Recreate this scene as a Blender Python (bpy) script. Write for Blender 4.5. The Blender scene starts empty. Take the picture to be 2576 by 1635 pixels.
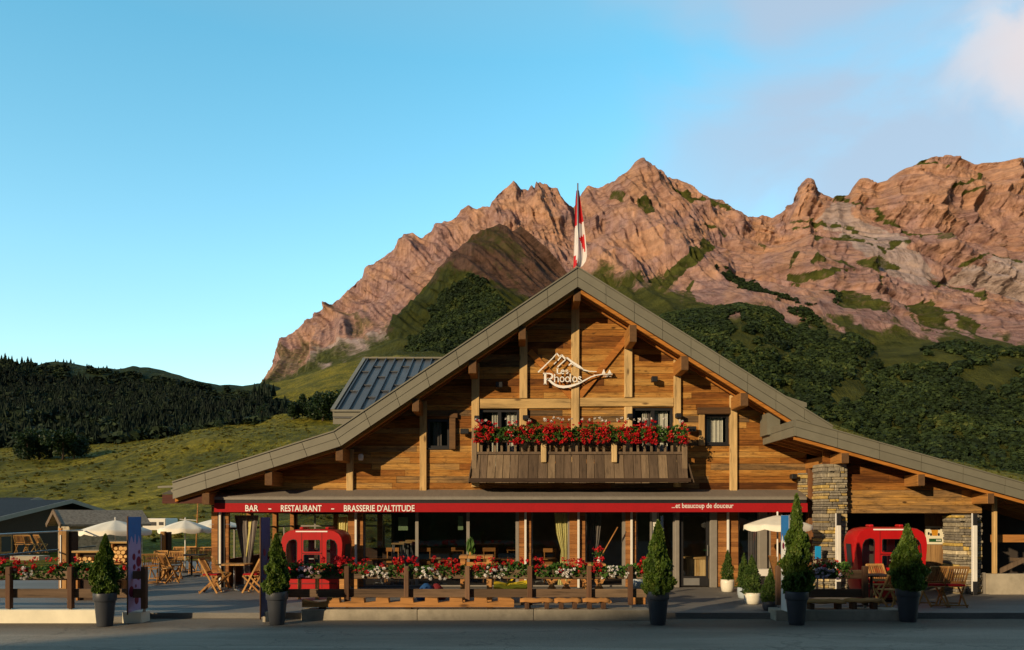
import bpy, math, random
import numpy as np
from mathutils import Vector, Matrix
from mathutils.geometry import tessellate_polygon
random.seed(7); RNG = np.random.default_rng(11)
SC = bpy.context.scene
COL = SC.collection
F, CX, HY, CH = 1885.0, 1288.0, 1300.0, 2.0      # focal length, principal column, horizon row (photo pixels), camera height
def X(px, Y): return (px-CX)*Y/F
def Z(py, Y): return CH+(HY-py)*Y/F
def P(px, py, Y): return (X(px, Y), Y, Z(py, Y))
# ------------------------------------------------------------ noise (numpy)
def _hash(ix, iy, seed):
    h = (ix*374761393 + iy*668265263 + seed*144665) & 0xffffffff
    h = ((h ^ (h >> 13))*1274126177) & 0xffffffff
    return ((h ^ (h >> 16)) & 0xffff)/65535.0
def vnoise(x, y, seed=0):
    x = np.asarray(x, float); y = np.asarray(y, float)
    ix = np.floor(x).astype(np.int64); iy = np.floor(y).astype(np.int64)
    fx = x-ix; fy = y-iy
    fx = fx*fx*fx*(fx*(fx*6-15)+10); fy = fy*fy*fy*(fy*(fy*6-15)+10)
    a = _hash(ix, iy, seed); b = _hash(ix+1, iy, seed); c = _hash(ix, iy+1, seed); d = _hash(ix+1, iy+1, seed)
    return (a*(1-fx)+b*fx)*(1-fy)+(c*(1-fx)+d*fx)*fy
def fbm(x, y, oct=5, seed=0, gain=.5):
    s = 0; a = 1; t = 0
    for i in range(oct):
        s = s+a*(vnoise(x*2**i+i*17.3, y*2**i-i*9.1, seed+i)*2-1); t += a; a *= gain
    return s/t
def ridged(x, y, oct=5, seed=0, gain=.55):
    s = 0; a = 1; t = 0
    for i in range(oct):
        n = 1-np.abs(vnoise(x*2**i+i*31.7, y*2**i+i*5.3, seed+i)*2-1)
        s = s+a*n*n; t += a; a *= gain
    return s/t
def sstep(a, b, x):
    t = np.clip((x-a)/(b-a), 0, 1); return t*t*(3-2*t)
# ------------------------------------------------------------ objects
def wloc(o):
    v = Vector((0, 0, 0))
    while o is not None: v = v+Vector(o.location); o = o.parent
    return v
def tag(o, label=None, cat=None, group=None, kind=None):
    if label: o['label'] = label
    if cat: o['category'] = cat
    if group: o['group'] = group
    if kind: o['kind'] = kind
    return o
def thing(name, label, cat, loc=(0, 0, 0), group=None):
    o = bpy.data.objects.new(name, None); COL.objects.link(o)
    o.location = loc; o.empty_display_size = .2
    return tag(o, label, cat, group)
def kids(o): return [c for c in bpy.data.objects if c.parent == o]
def dup(o, loc=None, rz=None, label=None, group=None, scale=None, parent=None, cmap=None):
    if cmap is None:
        cmap = {}
        for c in bpy.data.objects:
            if c.parent: cmap.setdefault(c.parent.name, []).append(c)
    r = o.copy(); COL.objects.link(r)
    if parent is not None: r.parent = parent
    if loc is not None: r.location = loc
    if rz is not None: r.rotation_euler = (0, 0, rz)
    if scale is not None: r.scale = scale if hasattr(scale, '__len__') else (scale,)*3
    if label: r['label'] = label
    if group: r['group'] = group
    for c in cmap.get(o.name, []): dup(c, parent=r, cmap=cmap)
    return r
class MB:
    def __init__(s): s.v = []; s.f = []; s.t = []; s.sm = []; s.tint = .5; s.smooth = False
    def add(s, vs, fs, tint=None, smooth=None):
        n = len(s.v); s.v += [tuple(p) for p in vs]
        t = s.tint if tint is None else tint; sm = s.smooth if smooth is None else smooth
        for f in fs: s.f.append([i+n for i in f]); s.t.append(t); s.sm.append(sm)
        return s
    def box(s, x0, x1, y0, y1, z0, z1, tint=None):
        v = [(x0,y0,z0),(x1,y0,z0),(x1,y1,z0),(x0,y1,z0),(x0,y0,z1),(x1,y0,z1),(x1,y1,z1),(x0,y1,z1)]
        return s.add(v, [(0,3,2,1),(4,5,6,7),(0,1,5,4),(1,2,6,5),(2,3,7,6),(3,0,4,7)], tint, False)
    def cbox(s, x0, x1, y0, y1, z0, z1, c=.012, tint=None):
        "box with chamfered vertical and front edges"
        pts = [(x0+c,y0),(x1-c,y0),(x1,y0+c),(x1,y1),(x0,y1),(x0,y0+c)]
        v = []
        for z, k in ((z0,1),(z0+c,0),(z1-c,0),(z1,1)):
            for (x, y) in pts:
                xx = min(max(x, x0+c*k), x1-c*k); yy = max(y, y0+c*k); v.append((xx,yy,z))
        n = 6; f = [tuple(range(n))[::-1], tuple(range(3*n, 4*n))]
        for r in range(3):
            for i in range(n): f.append((r*n+i, r*n+(i+1)%n, (r+1)*n+(i+1)%n, (r+1)*n+i))
        return s.add(v, f, tint, False)
    def beam(s, p0, p1, w, h, up=(0,0,1), tint=None):
        p0 = Vector(p0); p1 = Vector(p1); d = (p1-p0).normalized(); up = Vector(up)
        if abs(d.dot(up)) > .99: up = Vector((0,1,0))
        a = d.cross(up).normalized()*(w/2); b = a.cross(d).normalized()*(h/2)
        v = [p0-a-b, p0+a-b, p0+a+b, p0-a+b, p1-a-b, p1+a-b, p1+a+b, p1-a+b]
        return s.add(v, [(3,2,1,0),(4,5,6,7),(0,1,5,4),(1,2,6,5),(2,3,7,6),(3,0,4,7)], tint, False)
    def tube(s, pts, r, n=8, tint=None, cap=True, smooth=True):
        pts = [Vector(p) for p in pts]; rs = r if hasattr(r, '__len__') else [r]*len(pts)
        v = []; f = []; a = None
        for i, p in enumerate(pts):
            d = (pts[min(i+1, len(pts)-1)]-pts[max(i-1, 0)]).normalized()
            if a is None:
                u = Vector((0,0,1)) if abs(d.z) < .95 else Vector((1,0,0)); a = d.cross(u).normalized()
            else: a = (a-d*a.dot(d)).normalized()
            b = d.cross(a)
            for k in range(n):
                t = 2*math.pi*k/n; v.append(p+(a*math.cos(t)+b*math.sin(t))*rs[i])
        for i in range(len(pts)-1):
            for k in range(n):
                f.append((i*n+k, i*n+(k+1)%n, (i+1)*n+(k+1)%n, (i+1)*n+k))
        s.add(v, f, tint, smooth)
        if cap:
            L = len(s.v)-len(v); m = (len(pts)-1)*n+L
            s.f.append([L+k for k in range(n)][::-1]); s.f.append([m+k for k in range(n)])
            t = s.tint if tint is None else tint; s.t += [t, t]; s.sm += [False, False]
        return s
    def lathe(s, prof, c=(0,0,0), n=24, tint=None, smooth=True, sx=1, sy=1):
        v = []; f = []
        for (r, z) in prof:
            for k in range(n):
                t = 2*math.pi*k/n; v.append((c[0]+r*math.cos(t)*sx, c[1]+r*math.sin(t)*sy, c[2]+z))
        for i in range(len(prof)-1):
            for k in range(n): f.append((i*n+k, i*n+(k+1)%n, (i+1)*n+(k+1)%n, (i+1)*n+k))
        return s.add(v, f, tint, smooth)
    def prism(s, poly, y0, y1, tint=None, holes=(), axis='y', smooth=False):
        "polygon in XZ (or XY for axis z, YZ for axis x) extruded from y0 to y1, with holes"
        loops = [list(poly)]+[list(h) for h in holes]
        tri = tessellate_polygon([[Vector((a, b, 0)) for a, b in l] for l in loops])
        flat = [p for l in loops for p in l]; n = len(flat)
        def m(a, b, y): return (a, y, b) if axis == 'y' else ((a, b, y) if axis == 'z' else (y, a, b))
        v = [m(a, b, y0) for a, b in flat]+[m(a, b, y1) for a, b in flat]
        f = []
        for t in tri: f.append(tuple(t)); f.append(tuple(n+i for i in t)[::-1])
        o = 0; g = []
        for l in loops:
            for i in range(len(l)):
                j = (i+1) % len(l); g.append((o+i, o+j, n+o+j, n+o+i))
            o += len(l)
        s.add(v, f, tint, False)
        k = len(s.v)-len(v)
        for q in g: s.f.append([k+i for i in q]); s.t.append(s.tint if tint is None else tint); s.sm.append(smooth)
        return s
    def sphere(s, c, r, n=10, m=6, tint=None, sz=1):
        return s.lathe([(max(r*math.sin(math.pi*i/m), 1e-4), -r*sz*math.cos(math.pi*i/m)) for i in range(m+1)], c, n, tint)
    def build(s, name, mat, parent=None, loc=None, fix=True):
        off = wloc(parent) if parent is not None else Vector((0,0,0))
        if loc is not None: off = off+Vector(loc)
        me = bpy.data.meshes.new(name)
        me.from_pydata([(a-off.x, b-off.y, c-off.z) for a, b, c in s.v], [], s.f)
        a = me.attributes.new('tint', 'FLOAT', 'FACE'); a.data.foreach_set('value', np.array(s.t, np.float32))
        me.polygons.foreach_set('use_smooth', np.array(s.sm, bool))
        me.materials.append(mat); me.update()
        if fix:
            import bmesh
            bm = bmesh.new(); bm.from_mesh(me); bmesh.ops.recalc_face_normals(bm, faces=bm.faces); bm.to_mesh(me); bm.free()
        o = bpy.data.objects.new(name, me); COL.objects.link(o)
        if parent is not None: o.parent = parent
        if loc is not None: o.location = loc
        return o
def npmesh(name, verts, faces, mat, tint=None, parent=None, smooth=False, loc=None, attrs=None):
    "verts (N,3), faces (M,k) of one size"
    verts = np.asarray(verts, np.float32); faces = np.asarray(faces, np.int32)
    off = wloc(parent) if parent is not None else Vector((0,0,0))
    if loc is not None: off = off+Vector(loc)
    verts = verts-np.array(off, np.float32)
    me = bpy.data.meshes.new(name); M, k = faces.shape
    me.vertices.add(len(verts)); me.vertices.foreach_set('co', verts.ravel())
    me.loops.add(M*k); me.loops.foreach_set('vertex_index', faces.ravel())
    me.polygons.add(M); me.polygons.foreach_set('loop_start', np.arange(0, M*k, k, dtype=np.int32))
    me.update(calc_edges=True)
    me.polygons.foreach_set('use_smooth', np.full(M, smooth, bool))
    if tint is not None:
        a = me.attributes.new('tint', 'FLOAT', 'FACE'); a.data.foreach_set('value', np.asarray(tint, np.float32))
    for kx, val in (attrs or {}).items():
        a = me.attributes.new(kx, 'FLOAT', 'POINT'); a.data.foreach_set('value', np.asarray(val, np.float32))
    me.materials.append(mat); me.update()
    o = bpy.data.objects.new(name, me); COL.objects.link(o)
    if parent is not None: o.parent = parent
    if loc is not None: o.location = loc
    return o
# ------------------------------------------------------------ materials
def setramp(cr, stops):
    cr.elements[0].position = stops[0][0]; cr.elements[1].position = stops[-1][0]
    for p, c in stops[1:-1]: cr.elements.new(p)
    for e, (p, c) in zip(cr.elements, stops): e.color = tuple(c)+(1,) if hasattr(c, '__len__') else (c, c, c, 1)
class NT:
    def __init__(s, name):
        s.m = bpy.data.materials.new(name); s.m.use_nodes = True; s.t = s.m.node_tree; s.t.nodes.clear()
        s.out = s.n('ShaderNodeOutputMaterial')
    def n(s, typ, **kw):
        nd = s.t.nodes.new(typ)
        for k, v in kw.items(): setattr(nd, k, v)
        return nd
    def l(s, a, b): s.t.links.new(a, b)
    def obj(s, scale=(1,1,1), rot=(0,0,0)):
        tc = s.n('ShaderNodeTexCoord'); mp = s.n('ShaderNodeMapping')
        mp.inputs['Scale'].default_value = scale; mp.inputs['Rotation'].default_value = rot
        s.l(tc.outputs['Object'], mp.inputs['Vector']); return mp.outputs['Vector']
    def noise(s, vec, scale=5, detail=4, rough=.55, dist=0):
        nd = s.n('ShaderNodeTexNoise'); nd.inputs['Scale'].default_value = scale; nd.inputs['Detail'].default_value = detail
        nd.inputs['Roughness'].default_value = rough; nd.inputs['Distortion'].default_value = dist
        s.l(vec, nd.inputs['Vector']); return nd.outputs['Fac']
    def attr(s, name): return s.n('ShaderNodeAttribute', attribute_name=name).outputs['Fac']
    def math(s, op, a, b=None, clamp=False):
        nd = s.n('ShaderNodeMath', operation=op, use_clamp=clamp)
        for i, q in enumerate((a, b)):
            if q is None: continue
            if isinstance(q, (int, float)): nd.inputs[i].default_value = q
            else: s.l(q, nd.inputs[i])
        return nd.outputs[0]
    def ramp(s, fac, stops, interp='LINEAR'):
        nd = s.n('ShaderNodeValToRGB'); cr = nd.color_ramp; cr.interpolation = interp
        setramp(cr, stops)
        s.l(fac, nd.inputs['Fac']); return nd.outputs['Color']
    def mix(s, fac, a, b, blend='MIX'):
        nd = s.n('ShaderNodeMix', data_type='RGBA', blend_type=blend)
        for i, q in ((0, fac), (6, a), (7, b)):
            sock = nd.inputs[i]
            if isinstance(q, (int, float)): sock.default_value = q if i == 0 else (q, q, q, 1)
            elif isinstance(q, tuple): sock.default_value = q+(1,)
            else: s.l(q, sock)
        return nd.outputs[2]
    def bump(s, h, strength=.4, dist=.02, normal=None):
        nd = s.n('ShaderNodeBump'); nd.inputs['Strength'].default_value = strength; nd.inputs['Distance'].default_value = dist
        s.l(h, nd.inputs['Height'])
        if normal is not None: s.l(normal, nd.inputs['Normal'])
        return nd.outputs['Normal']
    def bsdf(s, col, rough=.6, metal=0, normal=None, spec=.5, trans=None, coat=0):
        b = s.n('ShaderNodeBsdfPrincipled')
        if isinstance(col, tuple): b.inputs['Base Color'].default_value = col+(1,)
        else: s.l(col, b.inputs['Base Color'])
        if isinstance(rough, (int, float)): b.inputs['Roughness'].default_value = rough
        else: s.l(rough, b.inputs['Roughness'])
        b.inputs['Metallic'].default_value = metal; b.inputs['Specular IOR Level'].default_value = spec
        b.inputs['Coat Weight'].default_value = coat
        if normal is not None: s.l(normal, b.inputs['Normal'])
        s.l(b.outputs[0], s.out.inputs[0]); return b
def simple(name, c, rough=.6, var=.18, scale=6, stretch=(1,1,1), bump=.15, metal=0, spec=.4, tintamt=0, coat=0, grime=0):
    n = NT(name); v = n.obj(stretch)
    a = n.noise(v, scale, 5, .6)
    lo = tuple(q*(1-var) for q in c); hi = tuple(min(q*(1+var), .9) for q in c)
    col = n.ramp(a, [(.3, lo), (.7, hi)])
    if grime:
        g = n.noise(n.obj((1.3,1.3,1.3)), 2.2, 5, .7)
        col = n.mix(n.math('MULTIPLY', n.ramp(g, [(.45, 0), (.75, 1)]), grime), col, tuple(q*.45 for q in c))
    if tintamt:
        t = n.math('ADD', n.math('MULTIPLY', n.attr('tint'), 2*tintamt), 1-tintamt)
        col = n.mix(1.0, col, n.ramp(n.math('MULTIPLY', t, .5), [(0, 0), (1, 2.0)]), 'MULTIPLY')
    nm = n.bump(n.noise(v, scale*6, 4, .6), bump, .01) if bump else None
    n.bsdf(col, rough, metal, nm, spec, coat=coat); return n.m
def wood(name, stops, grain='x', rough=.75, scale=1, knots=True, stain=(.05,.035,.025), stainamt=.5, bump=.5, gs=14):
    "stops: colour ramp over the per-board tint; grain runs along one axis"
    st = {'x': (.06,1,1), 'y': (1,.06,1), 'z': (1,1,.06)}[grain]
    n = NT(name); v = n.obj(tuple(q*scale for q in st))
    g = n.noise(v, gs, 6, .65, .4); g2 = n.noise(v, gs*3.5, 4, .6)
    base = n.ramp(n.attr('tint'), stops)
    g3 = n.math('ADD', n.math('MULTIPLY', g, .65), n.math('MULTIPLY', g2, .35))
    col = n.mix(1.0, base, n.ramp(g3, [(.30, .26), (.47, .92), (.56, 1.05), (.74, 1.55)]), 'MULTIPLY')
    w = n.noise(n.obj(tuple((.22 if q < .5 else 1)*scale for q in st)), 3.1, 5, .6)
    col = n.mix(n.math('MULTIPLY', n.ramp(w, [(.5, 0), (.72, 1)]), stainamt), col, stain)
    if knots:
        vo = n.n('ShaderNodeTexVoronoi'); vo.inputs['Scale'].default_value = 2.6
        n.l(n.obj(tuple((.35 if q < .5 else 1)*scale for q in st)), vo.inputs['Vector'])
        k = n.ramp(vo.outputs['Distance'], [(.05, 1), (.12, 0)])
        col = n.mix(n.math('MULTIPLY', k, .75), col, (.045,.02,.008))
    n.bsdf(col, rough, 0, n.bump(g3, bump, .012), .25); return n.m
def leafmat(name, stops, rough=.5, trans=.25):
    n = NT(name)
    col = n.ramp(n.attr('tint'), stops)
    b = n.n('ShaderNodeBsdfPrincipled'); n.l(col, b.inputs['Base Color']); b.inputs['Roughness'].default_value = rough
    b.inputs['Specular IOR Level'].default_value = .25
    t = n.n('ShaderNodeBsdfTranslucent'); n.l(col, t.inputs['Color'])
    m = n.n('ShaderNodeMixShader'); m.inputs[0].default_value = trans
    n.l(b.outputs[0], m.inputs[1]); n.l(t.outputs[0], m.inputs[2]); n.l(m.outputs[0], n.out.inputs[0]); return n.m
M = {}
def sidingmat():
    n = NT('weathered_siding'); v = n.obj((.06,1,1))
    g = n.noise(v, 22, 8, .72, .5); g2 = n.noise(n.obj((.04,1,1)), 60, 4, .7); pt = n.noise(n.obj((.30,1.0,1.6)), 2.3, 6, .68, .3); pt2 = n.noise(n.obj((.9,1,2.2)), 5.0, 5, .7)
    t = n.math('ADD', n.attr('tint'), n.math('MULTIPLY', n.math('SUBTRACT', pt, .5), 1.0), True)
    base = n.ramp(t, [(0,(.09,.031,.008)),(.22,(.235,.088,.018)),(.45,(.375,.168,.036)),(.66,(.49,.265,.07)),(.84,(.31,.18,.07)),(1,(.13,.082,.042))])
    gg = n.math('ADD', n.math('MULTIPLY', g, .6), n.math('MULTIPLY', g2, .4))
    col = n.mix(1.0, base, n.ramp(gg, [(.30, .16), (.44, .72), (.54, 1.08), (.74, 1.7)]), 'MULTIPLY')
    col = n.mix(n.math('MULTIPLY', n.ramp(pt2, [(.54, 0), (.70, 1)]), .68), col, (.055,.027,.011))
    vo = n.n('ShaderNodeTexVoronoi'); vo.inputs['Scale'].default_value = 3.1; n.l(n.obj((.45,1,1)), vo.inputs['Vector'])
    col = n.mix(n.math('MULTIPLY', n.ramp(vo.outputs['Distance'], [(.05, 1), (.11, 0)]), .85), col, (.03,.013,.005))
    n.bsdf(col, .8, 0, n.bump(gg, .9, .016), .2); return n.m
M['siding'] = sidingmat()
M['sidingz'] = wood('weathered_boards', [(0,(.085,.058,.038)),(.5,(.15,.105,.07)),(1,(.25,.18,.11))], 'z', stainamt=.5, stain=(.035,.025,.018))
M['timber'] = wood('pale_timber', [(0,(.42,.26,.10)),(.5,(.56,.37,.155)),(1,(.62,.45,.22))], 'z', stainamt=.25, bump=.3)
M['timberx'] = wood('pale_timber_horizontal', [(0,(.34,.20,.07)),(.5,(.46,.29,.11)),(1,(.56,.38,.16))], 'x', stainamt=.3, bump=.3)
M['darkend'] = simple('purlin_end', (.12,.062,.026), .85, .2, 14, bump=.2)  # darker brown than the purlin sides, for their end faces
M['brownjamb'] = wood('brown_jamb', [(0,(.09,.045,.018)),(1,(.16,.085,.035))], 'x', knots=False)
M['purlin'] = wood('purlin_wood', [(0,(.24,.10,.026)),(.5,(.36,.16,.04)),(1,(.45,.22,.06))], 'y', stainamt=.3, bump=.3, knots=False)
M['rafter'] = wood('rafter_wood', [(0,(.24,.085,.018)),(.5,(.40,.15,.028)),(1,(.52,.22,.04))], 'x', stainamt=.15, knots=False)
M['panel'] = wood('orange_cladding', [(0,(.24,.095,.028)),(.5,(.33,.14,.04)),(1,(.40,.18,.055))], 'x', stainamt=.25, knots=False)
M['darkwood'] = wood('dark_wood', [(0,(.03,.018,.012)),(.5,(.05,.03,.019)),(1,(.075,.044,.027))], 'x', stainamt=.3, knots=False)
M['fencewood'] = wood('stained_fence', [(0,(.10,.065,.04)),(.5,(.155,.10,.062)),(1,(.21,.145,.09))], 'x', stainamt=.4, knots=False, bump=.3)
M['fencepost'] = wood('stained_post', [(0,(.09,.045,.025)),(.5,(.145,.075,.042)),(1,(.19,.11,.065))], 'z', stainamt=.4, knots=False, bump=.3)
M['teak'] = wood('teak', [(0,(.26,.115,.035)),(.5,(.42,.21,.065)),(1,(.56,.32,.11))], 'z', stainamt=.1, knots=False, bump=.2)
M['log'] = wood('log_wood', [(0,(.28,.115,.03)),(.5,(.42,.19,.055)),(1,(.52,.27,.09))], 'x', stainamt=.25, bump=.4)
M['metal'] = simple('fascia_metal', (.175,.168,.128), .5, .08, 3, bump=.05, spec=.4, tintamt=.1)
M['roofmetal'] = simple('roof_metal', (.085,.088,.092), .42, .12, 2, bump=.05, metal=.2, tintamt=.15)
M['dark'] = simple('dark_frame', (.02,.02,.022), .4, .1, 8, bump=0)
M['grey'] = simple('grey_paint', (.23,.21,.18), .6, .1, 5, bump=.05)
M['red'] = simple('red_paint', (.46,.009,.010), .38, .08, 4, bump=.02, spec=.4, coat=.1, grime=.2)
M['redfabric'] = simple('red_fabric', (.36,.003,.007), .85, .1, 30, bump=.1, grime=.15)
M['awning'] = simple('awning_top', (.19,.165,.14), .75, .1, 3, stretch=(8,1,1), bump=.08, grime=.15)
M['white'] = simple('white_paint', (.72,.70,.64), .55, .06, 4, bump=.03)
M['letter'] = simple('white_lettering', (.86,.85,.82), .5, .02, 4, bump=0)
M['cream'] = simple('cream_panel', (.80,.76,.58), .5, .04, 4, bump=0)
M['canvas'] = simple('parasol_canvas', (.78,.74,.62), .85, .06, 5, bump=.08)
M['plastic'] = simple('anthracite_plastic', (.042,.047,.058), .42, .15, 3, bump=.04, grime=.2)
M['creampot'] = simple('cream_pot', (.74,.70,.58), .4, .06, 3, bump=.03, grime=.25)
M['greypot'] = simple('grey_pot', (.36,.42,.46), .45, .08, 3, bump=.03)
M['soil'] = simple('soil', (.05,.035,.022), .9, .3, 30, bump=.5)
M['curtain'] = simple('curtain_cloth', (.66,.64,.55), .9, .06, 12, bump=.05)
M['curtainyellow'] = simple('yellow_curtain', (.60,.54,.22), .9, .08, 12, bump=.05)
M['curtaingrey'] = simple('grey_curtain', (.19,.165,.15), .9, .1, 12, bump=.05)
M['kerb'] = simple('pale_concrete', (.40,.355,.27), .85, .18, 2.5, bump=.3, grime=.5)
M['steel'] = simple('galvanised_steel', (.35,.35,.34), .4, .1, 5, bump=.03, metal=.6)
M['roomwall'] = simple('room_wall', (.20,.14,.09), .8, .2, 2, bump=.1)
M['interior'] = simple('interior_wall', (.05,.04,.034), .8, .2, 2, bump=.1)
M['yellow'] = simple('yellow_cushion', (.72,.50,.01), .75, .05, 5, bump=.08)
M['bluebag'] = simple('blue_cloth', (.008,.055,.17), .85, .2, 6)
M['redbag'] = simple('red_cloth', (.16,.01,.012), .85, .2, 6)
M['blue'] = simple('blue_paint', (.02,.16,.42), .6, .1, 4, bump=.03)
M['slate'] = simple('slate_roof', (.022,.023,.026), .8, .4, 8, stretch=(1,1,3), bump=.3, spec=.15)
M['kerbsunlit'] = simple('sunlit_concrete', (.82,.77,.60), .85, .08, 2.5, bump=.25, grime=.15)  # lighter copy of the kerb concrete, sunlight painted into its colour
M['shingle'] = simple('wood_shingle', (.19,.165,.13), .9, .4, 9, bump=.6, tintamt=.4)
M['barkm'] = simple('bark', (.09,.06,.04), .9, .3, 8, stretch=(2,2,.4), bump=.6)
M['redblossom'] = leafmat('red_petals', [(0,(.30,.004,.012)),(.5,(.60,.010,.018)),(1,(.78,.03,.03))], .5, .25)
M['whiteblossom'] = leafmat('white_petals', [(0,(.62,.58,.55)),(1,(.86,.84,.8))], .5, .2)
M['pinkblossom'] = leafmat('pink_petals', [(0,(.5,.36,.46)),(1,(.8,.68,.74))], .5, .2)
M['geranium'] = leafmat('geranium_leaf', [(0,(.02,.05,.010)),(.5,(.05,.12,.018)),(1,(.10,.20,.03))])
M['thuja'] = leafmat('thuja_leaf', [(0,(.018,.038,.006)),(.42,(.06,.11,.013)),(.75,(.11,.17,.022)),(1,(.18,.21,.045))])
M['tussock'] = leafmat('tussock_blades', [(0,(.05,.055,.007)),(.5,(.12,.11,.013)),(1,(.24,.19,.032))], .8, .2)
M['boxleaf'] = leafmat('box_leaf', [(0,(.02,.045,.009)),(.5,(.055,.105,.018)),(1,(.13,.18,.035))])
M['broadleaf'] = leafmat('broad_leaf', [(0,(.010,.022,.008)),(.5,(.022,.045,.013)),(1,(.045,.075,.02))])
M['forest'] = leafmat('forest_leaf', [(0,(.011,.022,.008)),(.5,(.025,.046,.013)),(.85,(.05,.075,.018)),(1,(.085,.10,.024))], .8, .12)
M['darkleaf'] = leafmat('dark_leaf', [(0,(.005,.012,.005)),(.5,(.011,.024,.009)),(1,(.028,.045,.014))], .8, .08)
M['conifer'] = leafmat('conifer_needles', [(0,(.005,.012,.008)),(.5,(.010,.022,.012)),(1,(.020,.036,.016))], .8, .05)
M['bark'] = M['barkm']
def stonemat():
    n = NT('stone_pillar'); v = n.obj((1,1,1))
    base = n.ramp(n.attr('tint'), [(0,(.19,.17,.14)),(.3,(.29,.26,.20)),(.6,(.37,.32,.22)),(.82,(.46,.34,.14)),(.95,(.60,.42,.10)),(1,(.66,.62,.52))])
    g = n.noise(v, 9, 6, .7)
    col = n.mix(1.0, base, n.ramp(g, [(.3, .55), (.7, 1.35)]), 'MULTIPLY')
    n.bsdf(col, .85, 0, n.bump(n.noise(v, 22, 5, .7), .6, .02), .25); return n.m
M['stone'] = stonemat()
def asphalt():
    n = NT('asphalt'); v = n.obj((1,1,1))
    a = n.noise(n.obj((.25,1,1)), .9, 5, .65); b = n.noise(v, 60, 3, .7); c = n.noise(n.obj((.10,1.7,1)), 1.2, 5, .65); big = n.noise(n.obj((.09,.35,1)), 1.0, 2, .5)
    col = n.ramp(a, [(.3,(.21,.18,.14)),(.7,(.33,.285,.225))])
    col = n.mix(n.ramp(c, [(.52, 0), (.72, .7)]), col, (.38,.33,.26))
    col = n.mix(n.ramp(big, [(.50, 0), (.515, .45)]), col, (.19,.165,.13))
    sp = n.n('ShaderNodeSeparateXYZ'); n.l(v, sp.inputs[0]); yy = n.math('ADD', sp.outputs['Y'], n.math('MULTIPLY', a, .5))
    col = n.mix(n.math('MULTIPLY', n.ramp(n.math('MULTIPLY', n.math('SUBTRACT', yy, 14.2), .5), [(0, 0), (.3, 1), (.9, 1)]), .72), col, (.11,.09,.065))
    vo = n.n('ShaderNodeTexVoronoi', feature='DISTANCE_TO_EDGE'); vo.inputs['Scale'].default_value = .55
    w = n.n('ShaderNodeVectorMath', operation='ADD'); nz = n.n('ShaderNodeTexNoise'); nz.inputs['Scale'].default_value = 1.5; nz.inputs['Detail'].default_value = 5; n.l(v, nz.inputs['Vector'])
    n.l(n.obj((.35,1,1)), w.inputs[0]); n.l(nz.outputs['Color'], w.inputs[1]); n.l(w.outputs[0], vo.inputs['Vector'])
    crack = n.ramp(vo.outputs['Distance'], [(.006, 1), (.014, 0)])
    col = n.mix(n.math('MULTIPLY', crack, .32), col, (.06,.05,.042))
    col = n.mix(1.0, col, n.ramp(b, [(.25, .45), (.5, 1), (.75, 1.6)]), 'MULTIPLY')
    h = n.math('SUBTRACT', b, n.math('MULTIPLY', crack, .3))
    n.bsdf(col, .85, 0, n.bump(h, .6, .012), .3); return n.m
M['asphalt'] = asphalt()
def deckmat():
    n = NT('terrace_concrete'); v = n.obj((1,1,1))
    a = n.noise(n.obj((.4,1,1)), 1.3, 6, .65); b = n.noise(v, 45, 3, .7)
    col = n.ramp(a, [(.3,(.13,.125,.115)),(.7,(.21,.20,.18))])
    col = n.mix(1.0, col, n.ramp(b, [(.25, .75), (.75, 1.25)]), 'MULTIPLY')
    n.bsdf(col, .75, 0, n.bump(b, .25, .01), .35); return n.m
M['deck'] = deckmat()
def glassmat(name, tint, refl):
    n = NT(name)
    g = n.n('ShaderNodeBsdfGlossy'); g.inputs['Roughness'].default_value = .02; g.inputs['Color'].default_value = (.9,.95,1,1)
    t = n.n('ShaderNodeBsdfTransparent'); t.inputs['Color'].default_value = tint+(1,)
    lw = n.n('ShaderNodeLayerWeight'); lw.inputs['Blend'].default_value = .3
    fr = n.math('MULTIPLY', n.math('POWER', lw.outputs['Facing'], 3.0), .7)
    w = n.noise(n.obj((1,1,1)), .8, 2, .5)
    n.l(n.bump(w, .03, .05), g.inputs['Normal'])
    m = n.n('ShaderNodeMixShader'); n.l(n.math('ADD', fr, refl, True), m.inputs[0])
    n.l(t.outputs[0], m.inputs[1]); n.l(g.outputs[0], m.inputs[2]); n.l(m.outputs[0], n.out.inputs[0]); return n.m
M['glass'] = glassmat('window_glass', (.86,.88,.88), .05)
M['darkglass'] = glassmat('tinted_glass', (.60,.62,.64), .085)
# ------------------------------------------------------------ camera, sun, sky
cam = bpy.data.cameras.new('camera'); co = bpy.data.objects.new('camera', cam); COL.objects.link(co)
co.location = (0, 0, CH); co.rotation_euler = (math.radians(90), 0, 0)
cam.sensor_width = 36; cam.lens = 36*F/2576; cam.shift_y = (HY-817.5)/2576; cam.clip_start = .1; cam.clip_end = 20000
SC.camera = co
SUNV = Vector((-.90, -1.0, .39)).normalized()          # towards the sun
sun = bpy.data.lights.new('sun', 'SUN'); sun.energy = 4.6; sun.angle = math.radians(.55); sun.color = (1, .75, .45)
so = bpy.data.objects.new('sun', sun); COL.objects.link(so)
so.rotation_euler = (-SUNV).to_track_quat('-Z', 'Y').to_euler(); so.location = (-40, -40, 40)
w = bpy.data.worlds.new('World'); SC.world = w; w.use_nodes = True
nt = w.node_tree; nt.nodes.clear()
def wn(t, **k):
    n = nt.nodes.new(t)
    for a, b in k.items(): setattr(n, a, b)
    return n
L = nt.links.new
sky = wn('ShaderNodeTexSky', sky_type='NISHITA'); sky.sun_disc = False
sky.sun_elevation = math.asin(SUNV.z); sky.sun_rotation = math.atan2(SUNV.x, SUNV.y)
sky.altitude = 1500; sky.air_density = 1.0; sky.dust_density = .6; sky.ozone_density = 1.6
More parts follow.
